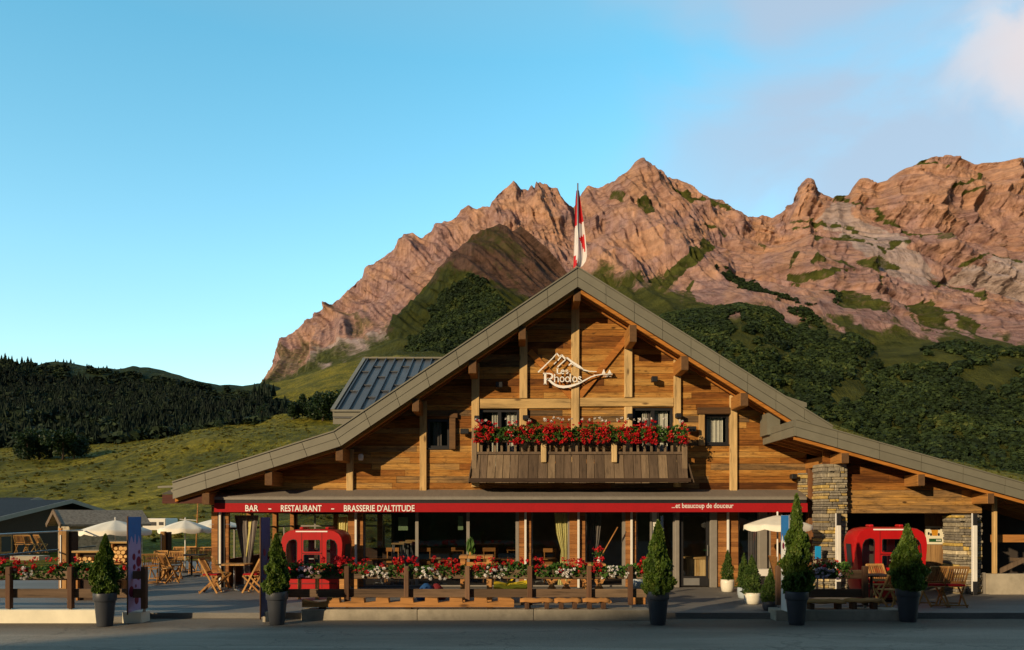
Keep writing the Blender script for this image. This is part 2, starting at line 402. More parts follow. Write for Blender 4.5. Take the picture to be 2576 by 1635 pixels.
bg = wn('ShaderNodeBackground'); bg.inputs['Strength'].default_value = .135
out = wn('ShaderNodeOutputWorld')
tc = wn('ShaderNodeTexCoord')
def wmath(op, a, b, clamp=False):
    n = wn('ShaderNodeMath', operation=op, use_clamp=clamp)
    for i, q in enumerate((a, b)):
        if q is None: continue
        if isinstance(q, (int, float)): n.inputs[i].default_value = q
        else: L(q, n.inputs[i])
    return n.outputs[0]
def wramp(f, stops):
    n = wn('ShaderNodeValToRGB'); cr = n.color_ramp
    setramp(cr, stops)
    cr.interpolation = 'EASE'; L(f, n.inputs['Fac']); return n.outputs['Color']
def wdot(v):
    n = wn('ShaderNodeVectorMath', operation='DOT_PRODUCT'); L(tc.outputs['Generated'], n.inputs[0]); n.inputs[1].default_value = Vector(v).normalized()
    return n.outputs['Value']
def wnoise(scale, det, stretch=(1, 1, 1), rot=(0, 0, 0), dist=0):
    mp = wn('ShaderNodeMapping'); mp.inputs['Scale'].default_value = stretch; mp.inputs['Rotation'].default_value = rot
    L(tc.outputs['Generated'], mp.inputs['Vector'])
    n = wn('ShaderNodeTexNoise'); n.inputs['Scale'].default_value = scale; n.inputs['Detail'].default_value = det
    n.inputs['Roughness'].default_value = .5; n.inputs['Distortion'].default_value = dist
    L(mp.outputs[0], n.inputs['Vector']); return n.outputs['Fac']
def wmix(f, a, b):
    n = wn('ShaderNodeMix', data_type='RGBA')
    L(f, n.inputs[0])
    for s, q in ((n.inputs[6], a), (n.inputs[7], b)):
        if isinstance(q, tuple): s.default_value = q+(1,)
        else: L(q, s)
    return n.outputs[2]
def sdir(px, py): return ((px-CX)/F, 1, (HY-py)/F)
# thin grey veil in the upper right, brighter cumulus edge at the far right
reg = wramp(wdot(sdir(2620, -40)), [(.865, 0), (.985, 1)])
n1 = wnoise(3.4, 9, (1, 1, 1.9), (0, .55, 0), .5)
veil = wmath('MULTIPLY', reg, wramp(wmath('ADD', n1, wmath('MULTIPLY', reg, .42)), [(.54, 0), (.92, 1)]), True)
# the anti-solar half of the evening sky: pale and bright near the horizon, clear cyan above; zenith raised and rear dimmed to set the fill light
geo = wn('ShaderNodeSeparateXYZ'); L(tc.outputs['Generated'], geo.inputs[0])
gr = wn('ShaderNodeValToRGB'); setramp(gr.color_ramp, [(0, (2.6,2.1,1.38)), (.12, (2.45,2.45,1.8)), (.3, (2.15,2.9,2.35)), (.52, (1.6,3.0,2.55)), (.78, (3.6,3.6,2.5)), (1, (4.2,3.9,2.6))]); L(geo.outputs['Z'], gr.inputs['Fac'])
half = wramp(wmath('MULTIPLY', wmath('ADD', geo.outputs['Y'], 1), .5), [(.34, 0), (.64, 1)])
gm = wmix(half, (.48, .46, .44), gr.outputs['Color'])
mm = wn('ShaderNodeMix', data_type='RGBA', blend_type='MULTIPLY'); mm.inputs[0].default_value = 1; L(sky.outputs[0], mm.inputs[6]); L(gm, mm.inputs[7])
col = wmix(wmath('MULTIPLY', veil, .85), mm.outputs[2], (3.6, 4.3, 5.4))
edge = wramp(wdot(sdir(2680, 60)), [(.9955, 0), (.9995, 1)])
n2 = wnoise(13, 9, (1, 1, 1), (0, .6, 0), .35)
puff = wmath('MULTIPLY', wramp(wdot(sdir(2660, 80)), [(.9935, 0), (.9992, .9)]), wramp(wmath('ADD', n2, wmath('MULTIPLY', edge, .2)), [(.50, 0), (.78, 1)]), True)
col = wmix(puff, col, (6.3, 5.7, 5.7))
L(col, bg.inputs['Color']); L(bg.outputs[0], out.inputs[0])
SC.view_settings.view_transform = 'Standard'; SC.view_settings.look = 'None'
SC.view_settings.exposure = 0; SC.view_settings.gamma = 1
SC.cycles.max_bounces = 8; SC.cycles.transparent_max_bounces = 16
SC.cycles.use_adaptive_sampling = True; SC.cycles.adaptive_threshold = .015
SC.cycles.use_denoising = True
try: SC.cycles.denoiser = 'OPENIMAGEDENOISE'
except Exception: pass
SC.cycles.sample_clamp_indirect = 4
# ------------------------------------------------------------ terrain
def interp(pts, u):
    xs = np.array([p[0] for p in pts], float); ys = np.array([p[1] for p in pts], float)
    return np.interp(u, xs, ys)
def loft(us, rows, nsub, smooth=0):
    "rows: list of (Y, curve) with curve = [(column, photo row)]; returns X,Y,Z grids (rows x columns)"
    Ys = np.array([r[0] for r in rows], float)
    Zs = np.array([CH+(HY-interp(r[1], us))*r[0]/F for r in rows])
    t = []
    for i, n in enumerate(nsub): t += list(np.linspace(i, i+1, n, endpoint=False))
    t.append(len(nsub)); t = np.array(t)
    i = np.minimum(t.astype(int), len(nsub)-1); f = t-i
    i0 = np.maximum(i-1, 0); i3 = np.minimum(i+2, len(rows)-1)
    def cr(a):
        # cardinal spline with reduced tension, avoids overshoot
        a = np.asarray(a); sh = (len(t),)+(1,)*(a.ndim-1); ff = f.reshape(sh)
        p0, p1, p2, p3 = a[i0], a[i], a[i+1], a[i3]
        m1 = (p2-p0)*.28; m2 = (p3-p1)*.28
        return (2*ff**3-3*ff**2+1)*p1+(ff**3-2*ff**2+ff)*m1+(-2*ff**3+3*ff**2)*p2+(ff**3-ff**2)*m2
    lin = lambda a: np.asarray(a)[i]*(1-f)+np.asarray(a)[i+1]*f
    Yg = np.repeat(lin(Ys)[:, None], len(us), 1); Zg = cr(Zs)
    Xg = (us[None, :]-CX)*Yg/F
    return Xg, Yg, Zg, t
def gridfaces(r, c):
    a = (np.arange(r-1)[:, None]*c+np.arange(c-1)[None, :]).ravel()
    return np.stack([a, a+1, a+c+1, a+c], 1)
def pxy(Xg, Yg, Zg): return CX+Xg*F/Yg, HY-(Zg-CH)*F/Yg
def inpoly(u, v, poly):
    ins = np.zeros(u.shape, bool); n = len(poly)
    for i in range(n):
        x0, y0 = poly[i]; x1, y1 = poly[(i+1) % n]
        if y0 == y1: continue
        c = ((y0 > v) != (y1 > v)) & (u < (x1-x0)*(v-y0)/(y1-y0)+x0); ins ^= c
    return ins
RIDGE = [(-700,1180),(300,1120),(500,1060),(600,1010),(630,992),(649,979),(674.6,938),(692,906),(698,883),(704,871),(729.6,843.6),(757,820),(773,812),(820,769),(851,755),(890.5,714),(910,698),(916,677),(928,669),(951,655),(975,635.6),(990,628),(1010,612),(1016,594),(1038,588),(1057,598),(1083,588),(1093,567),(1118,559),(1140,555),(1153.6,539),(1181,527.6),(1193,531.5),(1232,524),(1238,506),(1252,488),(1275,472.6),(1291,458),(1299,461),(1310,474.5),(1328,484.6),(1335,482),(1344,484.6),(1348,470),(1358,467),(1369,470),(1398,482),(1421,505),(1443,524),(1459,493),(1476,467),(1480.5,465),(1505,473),(1531,474.5),(1555,457),(1578,435),(1595,418),(1607,412.6),(1619,415),(1636,428),(1665,445),(1688,450),(1723,466),(1752,487.6),(1781,502),(1810.5,519.5),(1832,530),(1851,537),(1877,549),(1900,547.6),(1921,539),(1942,546),(1964,538),(1980.5,528),(1982,517),(1993,517),(2006,502.5),(2011,480),(2017.5,462),(2032,449),(2048,456),(2054.6,470),(2058,483),(2080,493),(2098,502.5),(2106,492),(2129,494),(2141.6,488),(2154.5,465),(2164,451),(2177,448.6),(2190,456),(2203,463),(2232,456),(2251,440),(2283.5,423.5),(2316,407),(2348,394.5),(2377,391),(2406,392),(2428.5,399),(2454,411.6),(2486.5,414),(2525,417),(2576,428),(2700,465),(2900,510),(3300,600)]
us = np.arange(420, 2901, 2.1)
rows = [(600, [(420,1130),(500,1095),(650,1050),(840,985),(1000,960),(1250,980),(1500,1020),(1800,1120),(2050,1170),(2300,1215),(2576,1250),(3000,1260)]),
 (1050, [(420,1120),(500,1085),(650,1010),(840,945),(1000,900),(1250,910),(1500,870),(1680,815),(1791,790),(1864,774),(1933,792),(1976,822),(2082,850),(2155,868),(2209,908),(2318,890),(2427,874),(2576,892),(3000,930)]),
 (1250, [(420,1110),(500,1075),(650,995),(840,915),(1000,855),(1250,860),(1500,815),(1680,795),(1791,785),(1864,772),(1933,788),(1976,815),(2082,842),(2155,858),(2209,890),(2318,876),(2427,866),(2576,880),(3000,900)]),
 (1650, [(420,1100),(500,1070),(650,986),(840,880),(1000,800),(1250,780),(1450,735),(1550,715),(1700,715),(1800,722),(2000,735),(2200,752),(2400,770),(2576,790),(3000,800)]),
 (2080, [(420,1090),(500,1065),(640,984),(700,925),(780,865),(840,815),(1000,715),(1120,655),(1250,610),(1350,600),(1450,635),(1530,580),(1600,555),(1700,590),(1800,640),(1900,655),(1980,630),(2040,590),(2120,600),(2200,605),(2300,590),(2400,590),(2576,610),(3000,660)]),
 (2480, RIDGE), (2900, [(u, v+130) for u, v in RIDGE])]
Xg, Yg, Zg, tg = loft(us, rows, [30, 14, 44, 90, 120, 5])
pu, pv = pxy(Xg, Yg, Zg)
T = np.repeat(tg[:, None], len(us), 1)
rid = np.exp(-((T-5)/.06)**2); upper = sstep(1.6, 3.6, T)
wl = sstep(1330, 1120, pu); wr_ = sstep(1760, 1960, pu); wc = 1-wl-wr_      # left flank ribs, right-hand slabs, central buttresses
wx = fbm(Xg/260, Zg/260, 3, 8)*38
q1 = Xg*.80+Zg*.60+wx; p1 = Xg*.60-Zg*.80
q2 = Xg*.40+Zg*.92+wx*.8; p2 = Xg*.92-Zg*.40
q3 = Xg*.97+Zg*.22+wx; p3 = Zg
def sharp(n): return 1-np.abs(2*n-1)
rl = (ridged(q1/95, p1/900, 3, 3)-.45)*95+(ridged(q1/31, p1/330, 3, 9)-.45)*36+(ridged(q1/11, p1/120, 2, 19)-.45)*12
rc = (ridged(q3/150, p3/560, 3, 4)-.45)*120+(ridged(q3/44, p3/210, 3, 10)-.45)*42+(ridged(q3/15, p3/70, 2, 20)-.45)*14
bed = vnoise(q2/42, p2/700, 31); bedf = vnoise(q2/13, p2/300, 41); bedf2 = vnoise(q2/5.5, p2/160, 43)
step = lambda n: n+.32*np.sin(2*np.pi*n*3)/3
rr = (ridged(p2/230, q2/420, 3, 5)-.45)*120+(ridged(p2/52, q2/160, 3, 11)-.45)*26+(step(bed)-.5)*64+(bedf-.5)*30+(bedf2-.5)*10
g4 = fbm(Xg/9, Zg/9, 3, 5); st = wr_*bed+(1-wr_)*vnoise(q2/46, p2/600, 32)
fade = (1-.85*rid)*(1-.6*inpoly(pu, pv, [(2080,505),(2130,500),(2270,590),(2390,690),(2340,735),(2200,690),(2070,570)]))
dY = upper*fade*(-(wl*rl+wc*(rc+.35*((bed-.5)*60+(bedf-.5)*28))+wr_*rr)+g4*4)
low = 1-upper
dZ = upper*fade*((bedf2-.5)*5+g4*2)+low*(fbm(Xg/160, Yg/160, 4, 2)*14+fbm(Xg/40, Yg/40, 3, 6)*3)*(1-rid)
jag = rid*(fbm(Xg/20, Xg*0+3, 4, 77)*6)
Yd = Yg+dY; Zd = Zg+dZ+jag
nz = fbm(pu/46, pv/30, 5, 51); nz2 = fbm((pu+pv*.8)/70, (pv-pu*.35)/16, 4, 61)
gl = interp([(600,985),(700,962),(760,925),(830,900),(900,890),(960,835),(1030,780),(1120,750),(1300,735),(1500,705),(1620,690),(1700,728),(1850,785),(2000,815),(2066,792),(2150,816),(2300,826),(2400,835),(2576,855),(3000,855)], pu)
veg = sstep(-48, 40, pv-gl+nz*62)
wu, wv = pu+nz*15, pv+nz2*12
fine = fbm(pu/13, pv/9, 3, 91)
def zq(pts, o=(1560,377), k=.4219): return [(o[0]+a_*k, o[1]+b__*k) for a_, b__ in pts]
for poly, k in (([(230,760),(520,540),(530,600),(360,760),(240,795)], 1), ([(995,650),(1045,648),(985,745)], .9), ([(1090,725),(1150,638),(1210,705)], .9), ([(1205,640),(1330,680),(1365,745),(1280,705)], .9), ([(1000,750),(1100,765),(1320,730),(1330,752),(1180,790),(1080,808),(1005,790)], 1),
                ([(1370,680),(1480,688),(1505,745),(1400,732)], .95), ([(1540,638),(1705,690),(1570,722),(1520,702)], .9), ([(1300,850),(1390,850),(1595,950),(1560,982),(1290,930)], 1), ([(1195,978),(1400,1050),(1760,1130),(1860,1260),(1400,1160),(1330,1085)], 1),
                ([(1680,890),(1760,898),(2010,950),(2250,1085),(2410,1150),(2410,1260),(2000,1135),(1770,1000)], 1), ([(1830,740),(2210,880),(2180,892),(1850,792)], .85), ([(80,870),(250,815),(640,920),(560,960),(330,1000),(570,1230),(300,1150)], 1), ([(390,830),(440,780),(470,900),(420,900)], .9), ([(830,550),(880,545),(870,620),(835,600)], .8), ([(1880,490),(1980,480),(1960,540),(1890,545)], .7),
                ([(-70,240),(30,270),(10,310),(-60,300)], .8), ([(100,310),(180,330),(200,400),(140,380)], .85)):
    veg = np.maximum(veg, inpoly(wu, wv, zq(poly))*k*(.9+.35*fine))
def lines(ls, width):
    m = np.zeros(pu.shape)
    for l in ls:
        for (x0, y0), (x1, y1) in zip(l, l[1:]):
            L_ = (x1-x0)**2+(y1-y0)**2; t_ = np.clip(((wu-x0)*(x1-x0)+(wv-y0)*(y1-y0))/L_, 0, 1); d = np.hypot(wu-x0-t_*(x1-x0), (wv-y0-t_*(y1-y0)))
            m = np.maximum(m, sstep(width*(1.25), width*.35, d-fine*width*1.1))
    return m
veg = np.maximum(veg, .95*lines([zq(q) for q in ([(1060,395),(1200,370),(1245,430)], [(1270,430),(1380,450),(1490,525)], [(1150,520),(1330,520),(1440,552)], [(1470,570),(1580,608)], [(1280,280),(1400,300),(1560,360),(1800,520)], [(1950,235),(2100,200),(2160,125)], [(1800,72),(1900,62),(1960,105)], [(380,265),(500,310),(640,385)], [(300,220),(420,300)], [(500,455),(610,505)], [(2030,682),(2250,590),(2410,655)], [(2050,270),(2200,265)], [(1700,480),(1900,500)], [(1050,440),(1200,450)], [(1600,580),(1720,560)], [(1480,740),(1500,830)], [(640,930),(760,960)])], 5.5))
veg = np.maximum(veg, .55*sstep(.10, .38, fbm(q1/60, p1/340, 3, 72))*sstep(640, 800, pv)*wl)
scr = lines([zq(q) for q in ([(150,735),(260,650),(355,555)], [(160,760),(330,640)], [(720,560),(860,720),(990,830),(1150,960),(1345,1100)], [(960,700),(985,820)], [(1760,860),(1742,940),(1850,1040),(2150,1125)], [(2140,960),(2170,1060),(2400,1160)], [(1350,960),(1700,1060),(1900,1150)], [(1200,900),(1500,1010),(1760,1090)], [(1950,980),(2100,1080)])], 5)
veg = veg*(1-.85*scr)
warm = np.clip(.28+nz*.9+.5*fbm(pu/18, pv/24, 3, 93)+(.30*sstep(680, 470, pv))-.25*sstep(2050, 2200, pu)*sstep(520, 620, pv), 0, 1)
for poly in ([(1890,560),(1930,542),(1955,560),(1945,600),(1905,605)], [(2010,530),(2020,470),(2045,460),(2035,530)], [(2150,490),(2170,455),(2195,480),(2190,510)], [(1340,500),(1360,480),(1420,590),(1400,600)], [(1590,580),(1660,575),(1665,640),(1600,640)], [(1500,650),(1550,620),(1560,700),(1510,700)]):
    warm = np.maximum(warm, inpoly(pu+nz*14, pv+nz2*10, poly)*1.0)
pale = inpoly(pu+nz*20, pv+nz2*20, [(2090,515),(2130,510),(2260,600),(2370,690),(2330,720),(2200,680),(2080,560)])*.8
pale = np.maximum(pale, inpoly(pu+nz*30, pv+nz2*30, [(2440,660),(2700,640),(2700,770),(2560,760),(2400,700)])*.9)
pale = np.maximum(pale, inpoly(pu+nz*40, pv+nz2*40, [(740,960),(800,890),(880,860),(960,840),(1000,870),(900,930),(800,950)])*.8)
# ---- mountain rock material
def mountain_mat(name, rockA, rockB, warmc, palec, grassA, grassB, fleck=.6):
    n = NT(name)
    a = n.noise(n.obj((1/34,)*3), 1.0, 9, .7, .2)
    s1 = n.noise(n.obj((1/300,1/300,1/9), (0, math.radians(24), 0)), 1, 7, .75, .15)
    s2 = n.noise(n.obj((1/11,1/120,1/130), (0, math.radians(-35), 0)), 1, 6, .7)
    big = n.noise(n.obj((1/240,)*3), 1, 3, .5)
    sm = n.mix(n.ramp(big, [(.42, 0), (.58, 1)]), s1, s2)
    f = n.math('ADD', n.math('MULTIPLY', a, .42), n.math('MULTIPLY', sm, .58))
    rock = n.ramp(f, [(.36, tuple(q*.52 for q in rockA)), (.455, rockA), (.55, rockB), (.66, tuple(q*1.2 for q in rockB))])
    fl = n.noise(n.obj((1/26,1/26,1/12), (0, math.radians(20), 0)), 1, 8, .72)
    rock = n.mix(n.math('MULTIPLY', n.ramp(fl, [(.54, 0), (.66, 1)]), fleck), rock, (.085,.07,.042))
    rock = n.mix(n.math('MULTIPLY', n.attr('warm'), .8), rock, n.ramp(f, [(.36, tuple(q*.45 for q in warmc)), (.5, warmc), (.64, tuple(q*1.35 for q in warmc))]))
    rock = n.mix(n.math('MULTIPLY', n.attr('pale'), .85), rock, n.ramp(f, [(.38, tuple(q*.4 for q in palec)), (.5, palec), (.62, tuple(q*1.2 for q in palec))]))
    g = n.noise(n.obj((1/35,)*3), 1, 7, .65)
    gc = n.ramp(g, [(.32, grassA), (.55, grassB), (.72, tuple(q*1.35 for q in grassB))])
    e = n.noise(n.obj((1/18,)*3), 1, 5, .7)
    m = n.math('ADD', n.attr('veg'), n.math('MULTIPLY', n.math('SUBTRACT', e, .5), 1.1))
    col = n.mix(n.ramp(m, [(.26, 0), (.5, .55), (.8, 1)]), rock, gc)
    h = n.math('ADD', n.math('MULTIPLY', sm, .8), n.math('MULTIPLY', n.noise(n.obj((1/7,)*3), 1, 6, .75), .45))
    n.bsdf(col, .95, 0, n.bump(h, 1.0, 13), .05); return n.m
MT = mountain_mat('mountain_rock', (.265,.155,.14), (.40,.255,.235), (.53,.30,.185), (.44,.365,.345), (.034,.042,.011), (.078,.085,.02))
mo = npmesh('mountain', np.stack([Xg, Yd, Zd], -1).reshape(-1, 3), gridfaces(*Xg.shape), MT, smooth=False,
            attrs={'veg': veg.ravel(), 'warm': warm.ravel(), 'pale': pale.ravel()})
tag(mo, kind='structure'); mo.data.polygons.foreach_set('use_smooth', np.ones(len(mo.data.polygons), bool))
MTN = (Xg, Yd, Zd, pu, pv)
# ---- darker spur in front of the ridge
us2 = np.arange(840, 1701, 2.2)
crest = [(840,985),(880,960),(960,850),(1010,785),(1055,737),(1100,690),(1140,640),(1160,628),(1175,612),(1200,592),(1215,583),(1240,571),(1255,569),(1275,573),(1290,585),(1310,585),(1340,608),(1380,650),(1410,680),(1450,720),(1500,770),(1560,830),(1600,880),(1700,950)]
rows2 = [(800, [(840,1010),(1250,990),(1700,1010)]), (1200, [(840,990),(1010,890),(1130,790),(1255,770),(1400,810),(1600,900),(1700,960)]), (1600, crest), (1850, [(u, v+140) for u, v in crest])]
X2, Y2, Z2, t2 = loft(us2, rows2, [50, 110, 4])
u2, v2 = pxy(X2, Y2, Z2); T2 = np.repeat(t2[:, None], len(us2), 1); r2 = np.exp(-((T2-2)/.07)**2)
sx2 = X2+1.2*Z2
q4 = X2*.8+Z2*.6; p4 = X2*.6-Z2*.8
Y2 = Y2+(1-r2)*sstep(.3, 1.2, T2)*(-(ridged(q4/110, p4/500, 3, 13)-.45)*70-(ridged(q4/30, p4/200, 3, 14)-.45)*34-(ridged(q4/10, p4/80, 2, 24)-.45)*10)
Z2 = Z2+r2*(fbm(X2/16, X2*0, 3, 15)*9+np.abs(fbm(X2/34, X2*0+5, 3, 16))*12)+(1-sstep(.3, 1.2, T2))*fbm(X2/60, Y2/60, 4, 16)*8
nz = fbm(u2/40, v2/26, 5, 52)
veg2 = sstep(-20, 30, v2-interp([(840,960),(960,840),(1050,700),(1130,668),(1190,690),(1255,715),(1330,770),(1420,830),(1600,900)], u2)+nz*40)
veg2 = np.maximum(veg2, .5*sstep(-.05, .3, fbm(q4/40, p4/260, 4, 94)))
MS = mountain_mat('spur_rock', (.065,.042,.034), (.125,.075,.06), (.14,.075,.05), (.24,.17,.14), (.018,.026,.008), (.05,.058,.014))
sp = npmesh('mountain_spur', np.stack([X2, Y2, Z2], -1).reshape(-1, 3), gridfaces(*X2.shape), MS, smooth=True,
            attrs={'veg': veg2.ravel(), 'warm': np.clip(.4+nz, 0, 1).ravel()*.6, 'pale': np.zeros(X2.size)})
tag(sp, kind='structure')
SPUR = (X2, Y2, Z2, u2, v2)
# ---- left wooded hill
us3 = np.arange(-500, 901, 4)
HR = [(-500,880),(0,912),(29,914),(82,926),(118,915),(141,913),(183,918),(236,930),(294,938),(333,931),(377,936),(412,942),(471,961),(554,979),(574,977.6),(607,983),(648,981),(700,990),(760,1010),(900,1050)]
rows3 = [(310, [(-500,1125),(0,1118),(300,1104),(500,1088),(600,1078),(900,1090)]), (430, [(-500,1060),(0,1060),(300,1055),(480,1050),(600,1048),(660,1030),(900,1070)]),
         (620, [(-500,960),(0,985),(300,990),(500,1005),(600,1015),(660,1005),(900,1065)]), (850, HR), (1000, [(u, v+40) for u, v in HR])]
X3, Y3, Z3, t3 = loft(us3, rows3, [16, 26, 26, 3])
T3 = np.repeat(t3[:, None], len(us3), 1); r3 = np.exp(-((T3-3)/.1)**2)
Z3 = Z3+(1-.9*r3)*(fbm(X3/70, Y3/70, 4, 23)*9)
u3, v3 = pxy(X3, Y3, Z3)
def grassmat(name, cs, sc=1, bumpd=.6, pale=(.2,.17,.1)):
    n = NT(name)
    a = n.noise(n.obj((.05*sc, .018*sc, .05*sc)), 1, 7, .62, .3); b = n.noise(n.obj((sc*.55, sc*.2, sc*.55)), 1, 5, .7); c = n.noise(n.obj((2.2*sc,)*3), 1, 4, .7)
    col = n.ramp(n.math('ADD', n.math('MULTIPLY', a, .6), n.math('MULTIPLY', b, .4)), [(.32, cs[0]), (.47, cs[1]), (.58, cs[2]), (.7, cs[3])])
    col = n.mix(1.0, col, n.ramp(n.math('ADD', n.math('MULTIPLY', c, .6), n.math('MULTIPLY', b, .4)), [(.32, .3), (.5, .95), (.68, 1.75)]), 'MULTIPLY')
    h = n.math('ADD', n.math('MULTIPLY', b, 1.0), n.math('MULTIPLY', c, .5))
    n.bsdf(col, .9, 0, n.bump(h, .8, bumpd), .1); return n.m
MG = grassmat('meadow_grass', [(.036,.044,.004),(.11,.104,.008),(.21,.175,.014),(.30,.235,.028)], 1, 1.3)
MH = grassmat('hill_heath', [(.010,.020,.008),(.018,.032,.012),(.035,.048,.016),(.085,.08,.04)], .35, 2)
ho = npmesh('wooded_hill', np.stack([X3, Y3, Z3], -1).reshape(-1, 3), gridfaces(*X3.shape), MH, smooth=True)
tag(ho, kind='structure')
# ---- meadow from behind the terrace to the foot of the mountains
us4 = np.arange(-900, 3601, 9)
def zc(z, Y): return HY-(z-CH)*F/Y
rows4 = [(30, [(-900, zc(-.16, 30)), (3600, zc(-.16, 30))]), (42, [(-900, 1396), (3600, 1396)]), (75, [(-900,1300),(3600,1300)]),
 (130, [(-900,1225),(0,1212),(500,1196),(840,1180),(1500,1170),(2100,1185),(2600,1230),(3600,1240)]),
 (215, [(-900,1170),(0,1158),(180,1150),(300,1132),(420,1104),(500,1092),(640,1085),(700,1082),(840,1076),(1500,1080),(1950,1040),(2050,1052),(2200,1108),(2300,1150),(2600,1200),(3600,1220)]),
 (330, [(-900,1140),(0,1122),(300,1108),(420,1092),(500,1074),(640,1062),(700,1050),(840,1042),(1500,1060),(2050,1060),(2300,1150),(2600,1210),(3600,1240)]),
 (560, [(-900,1120),(0,1100),(300,1090),(500,1050),(600,1020),(700,995),(840,965),(1000,950),(1500,1010),(2050,1110),(2600,1225),(3600,1250)]),
 (1000, [(-900,1110),(0,1080),(300,1070),(500,1020),(600,985),(650,980),(740,965),(840,930),(1000,900),(1500,1000),(2050,1110),(2600,1225),(3600,1250)])]
X4, Y4, Z4, t4 = loft(us4, rows4, [8, 12, 16, 22, 20, 20, 14])
k4 = sstep(45, 110, Y4)
Z4 = Z4+k4*(fbm(X4/34, Y4/26, 4, 33)*1.7*np.clip(Y4/200, .35, 2)+fbm(X4/7, Y4/5, 4, 34)*.42*np.clip(Y4/150, .5, 2.5))
u4, v4 = pxy(X4, Y4, Z4)
me4 = npmesh('meadow', np.stack([X4, Y4, Z4], -1).reshape(-1, 3), gridfaces(*X4.shape), MG, smooth=True); tag(me4, kind='structure')
b = MB(); b.add([(-9000,-9000,-6),(9000,-9000,-6),(9000,9000,-6),(-9000,9000,-6)], [(0,1,2,3)]); tag(b.build('ground', MG, fix=False), kind='structure')
b = MB(); b.box(-160, 160, -75, 30.2, -.6, -.12); tag(b.build('road', M['asphalt']), kind='structure')
# ---- unseen rise added behind the camera, outline shaped to shade the right-hand foreground
xs = np.linspace(-75, 170, 160); ys = np.linspace(-30, -95, 12)
XX, YY = np.meshgrid(xs, ys)
prof = np.interp(xs, [-75,-60,-52,-48.5,-46.5,-44.6,-40,-37.4,-35,-33,-25,40,170], [2,4,10,15.2,16.6,17.4,17.7,17.85,18.4,18.75,19.4,20.5,18])
env = np.interp(-ys, [30,34,70,95], [1,1.0,1,.3])
ZZ = prof[None, :]*env[:, None]+fbm(XX/5, YY/5, 3, 90)*.25
ZZ = np.vstack([np.full((1, len(xs)), -.3), ZZ]); XX = np.vstack([XX[:1], XX]); YY = np.vstack([np.full((1, len(xs)), -24.), YY])
shade_rise = npmesh('hill', np.stack([XX, YY, ZZ], -1).reshape(-1, 3), gridfaces(*XX.shape), MH, smooth=True); tag(shade_rise, kind='structure')
# ------------------------------------------------------------ woods
def scatter(tv, tf, pos, scl, rot, squash):
    n = len(pos); c, s = np.cos(rot), np.sin(rot)
    V = np.repeat(tv[None], n, 0)*np.stack([scl*squash, scl*squash, scl], -1)[:, None, :]
    x = V[..., 0]*c[:, None]-V[..., 1]*s[:, None]; y = V[..., 0]*s[:, None]+V[..., 1]*c[:, None]
    V = np.stack([x, y, V[..., 2]], -1)+pos[:, None, :]
    Fc = tf[None]+(np.arange(n)*len(tv))[:, None, None]
    return V.reshape(-1, 3), Fc.reshape(-1, tf.shape[1])
def blob_template(seed, n=34):
    "a crown of leaf-clump cards spread through an egg-shaped volume"
    r = np.random.default_rng(seed); v = []; f = []
    for i in range(n):
        t = r.uniform(0, 1)**.8; a = r.uniform(0, 6.283); rad = .5*max(math.sin(math.pi*(.16+.80*t)), .05)**.7*r.uniform(.55, 1.08)
        c = np.array([rad*math.cos(a), rad*math.sin(a), .05+.92*t]); d = r.normal(size=3)+np.array([math.cos(a), math.sin(a), .5])*.8; d /= np.linalg.norm(d)
        u = np.cross(d, r.normal(size=3)); u /= np.linalg.norm(u); w = np.cross(d, u); q = r.uniform(.13, .24); k = len(v)
        v += [c-u*q-w*q*.7, c+u*q*.8-w*q, c+u*q+w*q*.8, c-u*q*.7+w*q]; f.append((k, k+1, k+2, k+3))
    return np.array(v), np.array(f)
def conifer_template(seed, tiers=5, n=8, top=1.0):
    r = np.random.default_rng(seed); v = []; f = []
    for i in range(tiers):
        z0 = .04+.84*i/tiers; z1 = min(z0+.40*(1-.4*i/tiers), 1.0); rad = .23*(1-(i/tiers))**.85+.02
        k0 = len(v); v.append((0, 0, z1))
        for k in range(n*2):
            a = math.pi*k/n; q = rad*(1 if k % 2 == 0 else .5)*(1+r.uniform(-.25, .25)); v.append((q*math.cos(a), q*math.sin(a), z0+r.uniform(-.03, .03)-(0 if k % 2 else .025)))
        for k in range(n*2): f.append((k0, k0+1+k, k0+1+(k+1) % (2*n)))
    return np.array(v), np.array(f)
def wood_mass(name, pos, hmin, hmax, mat, templ, seed, squash=(.9, 1.4), sink=.1):
    r = np.random.default_rng(seed); V = []; FF = []; TT = []; o = 0
    which = r.integers(0, len(templ), len(pos))
    for w_, (tv, tf) in enumerate(templ):
        p = pos[which == w_]
        if not len(p): continue
        s = r.uniform(hmin, hmax, len(p)); p = p.copy(); p[:, 2] -= s*sink
        v, f = scatter(tv, tf, p, s, r.uniform(0, 6.28, len(p)), r.uniform(squash[0], squash[1], len(p)))
        V.append(v); FF.append(f+o); o += len(v)
        tt = np.repeat(np.clip(r.normal(.40, .2, len(p))+.55*fbm(p[:, 0]/55, p[:, 1]/55+p[:, 2]/40, 4, 12), 0, 1), len(tf)); TT.append(np.clip(tt+r.uniform(-.16, .16, len(tt)), 0, 1))
    ob = npmesh(name, np.vstack(V), np.vstack(FF), mat, np.concatenate(TT)); return tag(ob, kind='stuff')
